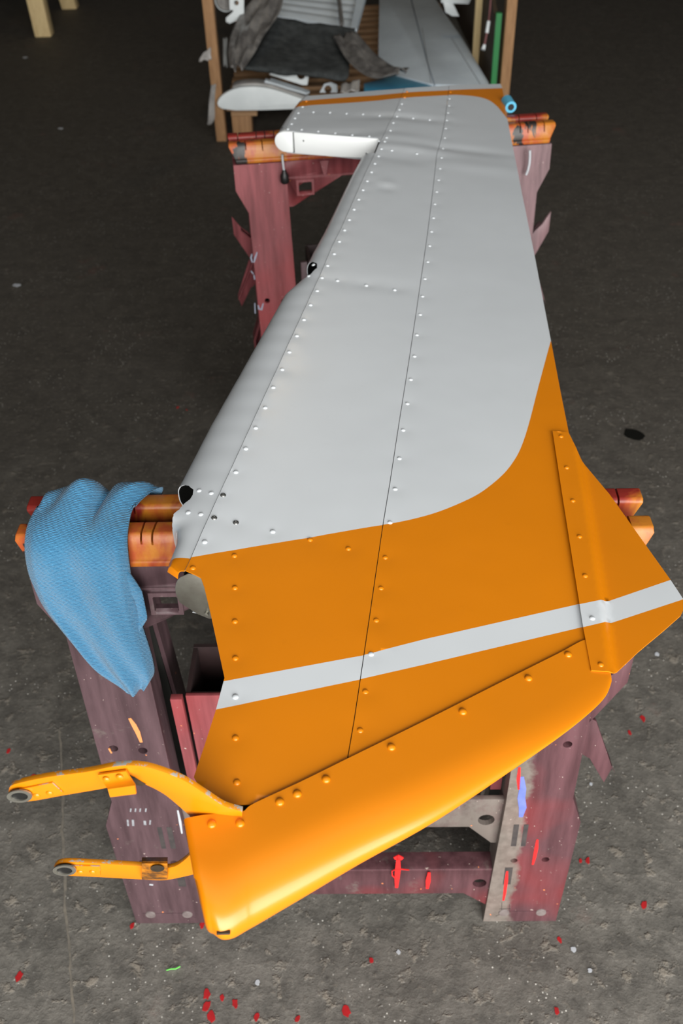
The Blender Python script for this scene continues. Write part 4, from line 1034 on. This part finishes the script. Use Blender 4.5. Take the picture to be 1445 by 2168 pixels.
build('edge_plate', MB().add([at_y(742, 60, 4.96), at_y(754, 60, 4.96), at_y(776, -20, 5.45), at_y(758, -20, 5.45)]+[p-Vector((0, 0, 0.03)) for p in (at_y(742, 60, 4.96), at_y(754, 60, 4.96), at_y(776, -20, 5.45), at_y(758, -20, 5.45))],
      [(0,1,2,3),(7,6,5,4),(0,4,5,1),(1,5,6,2),(2,6,7,3),(3,7,4,0)]), 'grey', rp, 30, world=True)

# big grey wing panel with seams
wp = thing('wing_panel', 'long grey tapered wing panel lying along the pallet with its blue-tipped end towards the rudder', 'panel', at_z(920, 150, 0.2))
def wing(name, pxs, z0, z1, mat, par, bev=0.004):
    P = [at_z(x, y, z1) for x, y in pxs]; n = len(P)
    m = MB().add(P+[Vector((p.x, p.y, z0)) for p in P], [tuple(range(n)), tuple(range(n, 2*n))[::-1]]+[(i, (i+1) % n, n+(i+1) % n, n+i) for i in range(n)])
    return build(name, m, mat, par, 30, bev, world=par is not None)
wing('skin_panel', [(836,158),(800,130),(803,-30),(862,-30),(903,130),(918,178),(905,176)], 0.19, 0.25, 'grey', wp)
wing('skin_panel', [(920,178),(904.5,130),(863.5,-30),(905,-30),(926,4),(975,75),(1034,174),(1030,182)], 0.19, 0.2495, 'grey', wp)
wing('blue_tip', [(770,176),(836,160),(905,178),(925,186),(920,200),(770,200)], 0.20, 0.246, 'bluefilm', wp, 0.003)
for x0, y0, x1, y1 in ((893,60,912,176),(955,80,1016,178)):
    a = at_z(x0, y0, 0.2502); b = at_z(x1, y1, 0.2502); build('seam_strip', MB().tube([a, b], 0.0011, 6), 'darkgrey', wp, world=True)
o = wing('under_panel', [(932,0),(950,0),(975,60),(1000,110),(1016,145),(1020,155),(1010,148)], 0.143, 0.168, 'darkgrey', None)
tag(o, 'dark grey panel lying under the edge of the long grey wing panel', 'panel')
# white fittings, timber lath and bonding cable on the right of the wing panel
p = at_y(958, 6, 5.15)
ft = thing('white_fitting', 'white lever fitting resting on the far part of the grey wing panel', 'fitting', p)
build('body', MB().prism([(x, z) for x, z in ((-0.06, 0.0), (0.08, -0.01), (0.09, 0.01), (0.085, 0.07), (-0.05, 0.07))], lambda u, v, w: (p.x+u, p.y+w, p.z+v), 0, 0.05), 'whitepart', ft, 35, 0.006, world=True)
build('lever', MB().prism([(-0.05, 0.01), (0.0, 0.0), (0.035, -0.06), (0.0, -0.058), (-0.035, -0.04)], lambda u, v, w: (p.x+u, p.y+w-0.01, p.z+v), 0, 0.012), 'whitepart', ft, 35, 0.002, world=True)
a = at_y(1013, 62, 4.9); lt = MB().box((a.x-0.022, a.y, 0.143), (a.x+0.010, a.y+0.03, a.z+0.35))
tag(build('timber_lath', lt, 'pale_wood', None, 30, 0.002), 'pale timber lath standing inside the crate beside the plywood side', 'timber')
pts = [at_y(x, y, yy) for x, y, yy in ((1038,-14,4.62),(1037,20,4.6),(1034,45,4.57),(1030,70,4.55),(1025,95,4.53),(1022,105,4.52))]
cb = thing('bonding_cable', 'thin hanging cable with a white sleeve inside the crate', 'cable', pts[-1])
build('cable', MB().tube(pts, 0.005, 8), simple('maroon_cable', (0.20, 0.08, 0.08), None, 30, 0.5), cb, 60, world=True)
build('sleeve', MB().tube(pts[2:4], 0.008, 8), 'whitepart', cb, 60, world=True)
build('terminal', MB().tube(pts[4:], [0.007, 0.010], 8), 'whitepart', cb, 60, world=True)
# light blue pipe end behind the rudder's trailing edge
b = at_z(1081, 227, 0.814); a = b+Vector((-0.004, 0.040, 0.002))
bp = thing('blue_tube', 'light blue tube end with a dark bore showing past the rudder tip', 'tube', b)
build('tube_wall', MB().tube([a, b], [0.0135, 0.0130], 14), simple('light_blue_paint', (0.10, 0.42, 0.62), None, 30, 0.4), bp, 60, world=True)
dd = (b-a).normalized()
build('bore', MB().tube([b-dd*0.004, b+dd*0.0005], 0.0075, 12), 'rubber', bp, 60, world=True)

# pale wooden trestle in the far left corner
q = at_z(92, 78, 0)
bn = thing('wooden_trestle', 'pale pine trestle standing alone on the far floor', 'trestle', (q.x, q.y, 0))
def lean(name, x, y, dx, dy, h=0.72, t=0.05):
    m = MB().add([(x-t, y-t, 0), (x+t, y-t, 0), (x+t, y+t, 0), (x-t, y+t, 0), (x-t+dx, y-t+dy, h), (x+t+dx, y-t+dy, h), (x+t+dx, y+t+dy, h), (x-t+dx, y+t+dy, h)],
                 [(0,3,2,1),(4,5,6,7),(0,1,5,4),(1,2,6,5),(2,3,7,6),(3,0,4,7)]); build(name, m, 'pale_wood', bn, 30, 0.004, world=True)
lean('leg', q.x, q.y+0.04, -0.05, 0.10); lean('leg', q.x+0.02, q.y+0.75, -0.07, -0.10)
lean('leg', q.x-1.3, q.y+0.04, 0.05, 0.10); lean('leg', q.x-1.28, q.y+0.75, 0.07, -0.10)
build('top_board', MB().box((q.x-1.55, q.y-0.02, 0.72), (q.x+0.1, q.y+0.85, 0.76)), 'pale_wood', bn, 30, 0.004, world=True)
build('stretcher', MB().box((q.x-1.30, q.y+0.06, 0.30), (q.x-0.05, q.y+0.10, 0.38)), 'pale_wood', bn, 30, 0.003, world=True)

# ------------------------------------------------------------------ pendant lamp over the far part of the hall
pc = S(592, 790); vd = ray(592, 790).normalized(); nn = nrm_of(zt_base, pc.x, pc.y); rd = vd-nn*(2*vd.dot(nn))
LP = pc+rd*((3.9-pc.z)/rd.z)
lamp = thing('pendant_lamp', 'warm pendant work lamp hanging from the hall ceiling', 'lamp', (LP.x, LP.y, 3.9))
build('shade', MB().lathe([(0.04, 0.22), (0.05, 0.20), (0.22, 0.04), (0.24, 0.0), (0.23, 0.0), (0.21, 0.035), (0.045, 0.19)], LP, (0, 0, 1), 28), 'rubber', lamp, 50, world=True)
ek = NT('warm_bulb'); ek.color((1, 0.8, 0.5)); ek.b.inputs['Emission Color'].default_value = (1.0, 0.72, 0.38, 1); ek.b.inputs['Emission Strength'].default_value = 26.0
build('bulb', MB().lathe([(0, -0.06), (0.06, -0.05), (0.12, -0.01), (0.13, 0.03), (0.08, 0.08), (0.02, 0.12), (0, 0.12)], LP, (0, 0, 1), 20), ek.m, lamp, 60, world=True)
build('flex', MB().tube([LP+Vector((0, 0, 0.2)), Vector((LP.x, LP.y, 4.995))], 0.008, 8), 'rubber', lamp, 60, world=True)
